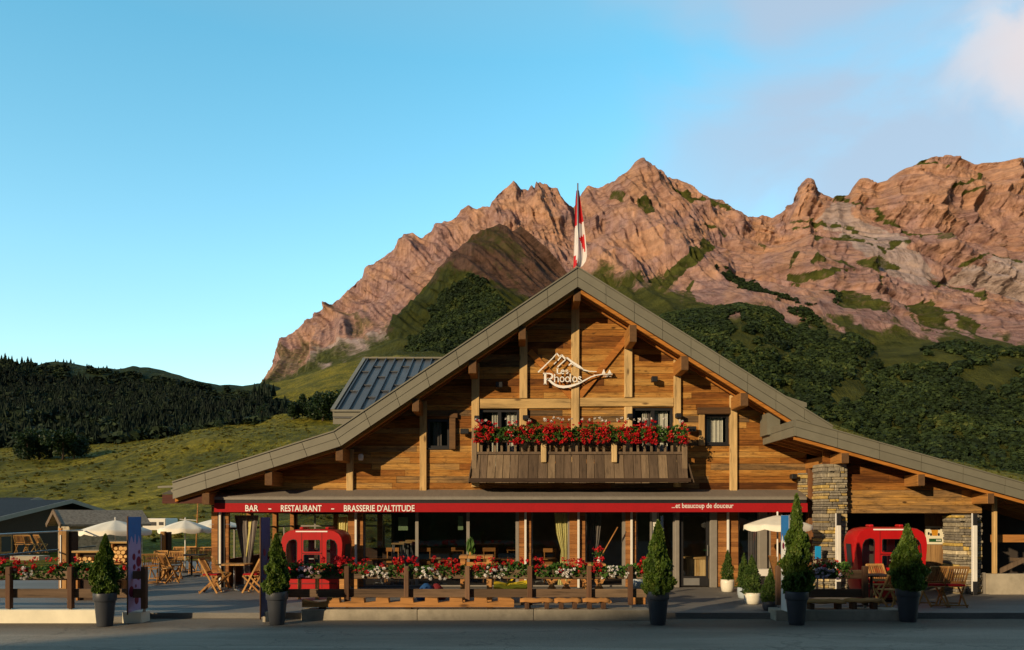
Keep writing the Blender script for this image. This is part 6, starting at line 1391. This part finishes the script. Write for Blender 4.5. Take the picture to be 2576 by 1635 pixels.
wt = thing('side_table', 'small white table glimpsed behind the clipped cones', 'table', (X(1917,20.2), 20.2, 0)); xw = X(1917,20.2); MB().box(xw-.14, xw+.2, 20.0, 20.4, .42, .60).build('top', M['white'], wt); MB().box(xw-.02, xw+.06, 20.15, 20.25, 0, .419).build('column', M['dark'], wt)
# ------------------------------------------------------------ seen through the glass
def stool(px, Y, zs, label):
    x = X(px, Y); t = thing('bar_stool', label, 'stool', (x, Y, .012), 'bar stools inside the window'); MB().cbox(x-.19, x+.19, Y-.17, Y+.17, zs-.05, zs, .01, .8).build('seat', M['timberx'], t)
    for a in (-.15, .15):
        for c in (-.13, .13): MB().beam((x+a*1.2, Y+c*1.2, .013), (x+a, Y+c, zs-.051), .03, .03).build('leg', M['steel'], t)
stool(1003, 21.66, 1.25, 'left bar stool with lit wooden seat inside the window'); stool(1022, 21.86, 1.28, 'middle bar stool with lit wooden seat inside the window'); stool(1038, 22.1, 1.32, 'right bar stool with lit wooden seat inside the window')
sf = thing('sofa', 'dim tan sofa behind the dark window glass', 'sofa', (X(1125,24), 24, .012)); MB().cbox(X(1078,24), X(1175,24), 24.3, 24.5, .3, 1.02, .03).build('back', M['canvas_dim'] if 'canvas_dim' in M else simple('tan_fabric', (.32,.24,.12), .9), sf); MB().cbox(X(1078,24), X(1175,24), 23.7, 24.29, .15, .5, .03).build('seat', simple('tan_seat', (.28,.21,.11), .9), sf)
for q in (1080, 1168): MB().box(X(q,24), X(q,24)+.06, 23.8, 24.4, .013, .149).build('leg', M['dark'], sf)
def diner(px, Y, label):
    x = X(px, Y); t = thing('dining_chair', label, 'chair', (x, Y, .012), 'dining chairs inside'); MB().cbox(x-.2, x+.2, Y+.19, Y+.23, .93, 1.05, .006).build('top_rail', M['log'], t); MB().box(x-.2, x+.2, Y-.2, Y+.2, .43, .47).build('seat', M['log'], t); MB().box(x-.19, x+.19, Y+.19, Y+.22, .55, .7).build('back_panel', M['log'], t)
    for a in (-.18, .16):
        MB().box(x+a, x+a+.03, Y-.19, Y-.16, .013, .429).build('leg', M['log'], t); MB().box(x+a, x+a+.03, Y+.191, Y+.219, .013, .549).build('leg', M['log'], t); MB().box(x+a, x+a+.03, Y+.195, Y+.215, .701, .929).build('back_post', M['log'], t)
diner(1384, 22.4, 'wooden dining chair lit behind the glass beside the yellow curtain'); diner(1230, 22.9, 'dim dining chair inside behind the bar table')
ds = thing('reception_desk', 'yellow-lit plank counter seen through the entrance door', 'desk', (X(1757,21.75), 21.75, .012)); m = MB()
for k in range(8): a, b_ = X(1728,21.75), X(1790,21.75); m.box(a+(b_-a)*k/8+.003, a+(b_-a)*(k+1)/8-.003, 21.75, 21.78, .2, .78, random.random())
m.build('front', M['timber'], ds); MB().box(X(1726,21.75), X(1792,21.75), 21.7, 22.2, .781, .83).build('top', M['timberx'], ds); MB().box(X(1729,21.75), X(1789,21.75), 21.79, 22.15, .013, .199).build('plinth', M['dark'], ds)
for i, (px, Y, lab) in enumerate(((960, 22.3, 'small dark dining table inside behind the first glass bay'), (1110, 22.2, 'dining table inside before the tan sofa'), (1260, 22.6, 'dining table inside at the right end of the long window'), (1365, 22.8, 'dining table inside left of the yellow curtain'))):
    ptable(px, Y, .85, .75, .74, lab, 'log', True)
diner(985, 22.9, 'dining chair inside beyond the bar stools'); diner(1150, 23.1, 'dining chair inside between sofa and table'); diner(1290, 23.4, 'dining chair inside nearest the tall wood panel'); diner(1065, 22.8, 'dining chair inside left of the tan sofa')
def hangsign(px0, px1, py0, py1, Y, label):
    t = thing('hanging_notice', label, 'notice', (X((px0+px1)/2,Y), Y, Z(py1,Y)), 'green notices behind the glass'); MB().box(X(px0,Y), X(px1,Y), Y, Y+.01, Z(py1,Y), Z(py0,Y)).build('card', M['noticegreen'], t); MB().box(X((px0+px1)/2,Y)-.004, X((px0+px1)/2,Y)+.004, Y+.001, Y+.009, Z(py0,Y)+.001, 2.46).build('string', M['dark'], t)
M['noticegreen'] = simple('pale_green_card', (.30,.46,.24), .6, .2, 9, bump=0)
hangsign(1002, 1026, 1301, 1334, 21.6, 'wide pale green notice hanging inside the first glass bay'); hangsign(1152, 1165, 1298, 1333, 21.6, 'narrow green notice hanging inside the middle glass bay')
br = thing('parasol_pole', 'slanted pale pole leaning inside the curtained window', 'pole', (X(1519,20.9), 20.9, 0)); MB().tube([P(1512,1400,20.9), P(1554,1326,20.9)], .018, 8).build('shaft', M['log'], br); MB().tube([(X(1512,20.9), 20.9, 0), P(1512,1400,20.9)], .02, 8).build('stand', M['dark'], br)
# ============================================================ individual trees
def ground_z(grid, px, Y):
    Xa, Ya, Za = grid[0], grid[1], grid[2]; x = X(px, Y); i = int(np.argmin(np.abs(Ya[:, 0]-Y))); j = int(np.argmin(np.abs(Xa[i]-x))); return float(Za[i, j])
MEA = (X4, Y4, Z4); n_t = [0]
def tree(px, Y, hpx, wpx, label, seed, grid=MEA, group='trees on the meadow', leaf='broadleaf', n=1500, name='broadleaf_tree', zb=None):
    z = ground_z(grid, px, Y) if zb is None else zb; x = X(px, Y); h = hpx*Y/F; w_ = wpx*Y/F; t = thing(name, label, 'tree', (x, Y, z), group); r = np.random.default_rng(seed)
    MB().tube([(x, Y, z-.3), (x+.02*h, Y, z+.35*h), (x, Y, z+.7*h)], [.035*h,.025*h,.01*h], 7).build('trunk', M['bark'], t)
    K = 14; cs = np.stack([r.normal(0, .24, K)*w_, r.normal(0, .24, K)*w_, r.uniform(.22, .84, K)*h], -1); rs = r.uniform(.16, .28, K)*w_*1.1
    k = r.integers(0, K, n); d = r.normal(size=(n, 3)); d /= np.linalg.norm(d, axis=1)[:, None]; q = r.uniform(.55, 1.05, n)
    p = cs[k]+d*(rs[k]*q)[:, None]*np.array([1, 1, 1.15]); p[:, 2] = np.clip(p[:, 2], .03*h, h); p += np.array([x, Y, z])
    cards(p, .095*w_, np.clip(.4+.12*r.normal(size=n)+.18*(r.random(K)-.5)[k], 0, 1), M[leaf], 'crown', t, 0, 1, seed)
    return t
for i, a in enumerate(((68,196,66,56,'leftmost dark tree of the clump on the left meadow'), (98,200,78,62,'second dark tree from the left in the meadow clump'), (128,204,74,60,'middle dark tree of the meadow clump'), (158,198,80,64,'tallest dark tree right of the meadow clump centre'), (186,202,62,50,'smaller dark tree near the right of the meadow clump'), (206,206,44,38,'rightmost low tree of the meadow clump'), (52,204,40,34,'low shrubby tree at the left foot of the meadow clump'))): tree(a[0], a[1], a[2], a[3], a[4], 300+i)
for i, a in enumerate(((738,300,42,40,'round tree at left of the pair below the dormer'), (776,306,66,50,'taller tree of the pair left of the dark dormer roof'), (812,296,74,64,'dense tree partly hidden by the dormer'), (845,300,70,60,'tree mostly hidden behind the dormer roof'))): tree(a[0], a[1], a[2], a[3], a[4], 320+i, n=2000)
for i, a in enumerate(((552,300,26,22,'small lone bush below the spruce forest edge'), (462,262,28,26,'pale bush alone in the middle of the meadow'), (395,236,12,9,'tiny dark bush alone on the meadow'), (658,330,44,26,'dark tree at the meadow edge near the rocks'))): tree(a[0], a[1], a[2], a[3], a[4], 340+i, n=700, name='bush' if i < 3 else 'broadleaf_tree', group='lone bushes on the meadow')
def conifer_obj(px, Y, hpx, label, seed, grid, group, zb=None):
    tv, tf = conifer_template(seed, 6, 9); z = ground_z(grid, px, Y) if zb is None else zb; x = X(px, Y); h = hpx*Y/F; t = thing('spruce_tree', label, 'tree', (x, Y, z), group); r = np.random.default_rng(seed)
    v = tv*np.array([h*r.uniform(.9, 1.25), h*r.uniform(.9, 1.25), h])+np.array([x, Y, z-.03*h]); npmesh('crown', v, tf, M['conifer'], np.clip(r.normal(.45, .2, len(tf)), 0, 1), t); MB().tube([(x, Y, z-.4), (x, Y, z+.3*h)], [.025*h,.02*h], 6).build('trunk', M['bark'], t)
for i, (u, h) in enumerate(((-8,26),(4,24),(13,30),(22,22),(30,24),(43,20),(55,28),(70,32),(78,30),(94,14),(104,12),(140,14),(146,12),(160,17),(168,15),(178,19),(186,13),(219,16),(248,14),(260,16),(269,20),(276,12),(289,15),(304,15),(316,11),(350,13),(361,14),(376,13),(405,12),(574,10),(611,9))):
    zr = CH+(HY-float(np.interp(u, [p[0] for p in HR], [p[1] for p in HR])))*848/F; conifer_obj(u, 848, h, 'dark spruce standing against the sky on the left hill ridge', 400+i, None, 'spruces on the skyline', zr-1.0)
for i, (u, Y, h) in enumerate(((640,520,44),(652,515,50),(664,525,56),(676,518,48),(688,530,38),(627,540,30))): conifer_obj(u, Y, h, 'dark spruce in the little group right of the left forest', 450+i, MEA, 'spruces right of the left forest')
for i in range(70):
    u = 300+i*3.1+random.uniform(-3, 3); Y = 352+random.uniform(-22, 40); conifer_obj(u, Y, random.uniform(30, 66)*(1 if u < 480 else .8), 'tall dark spruce in the front rank of the left forest', 500+i, HILL, 'spruces in the front rank of the left forest')
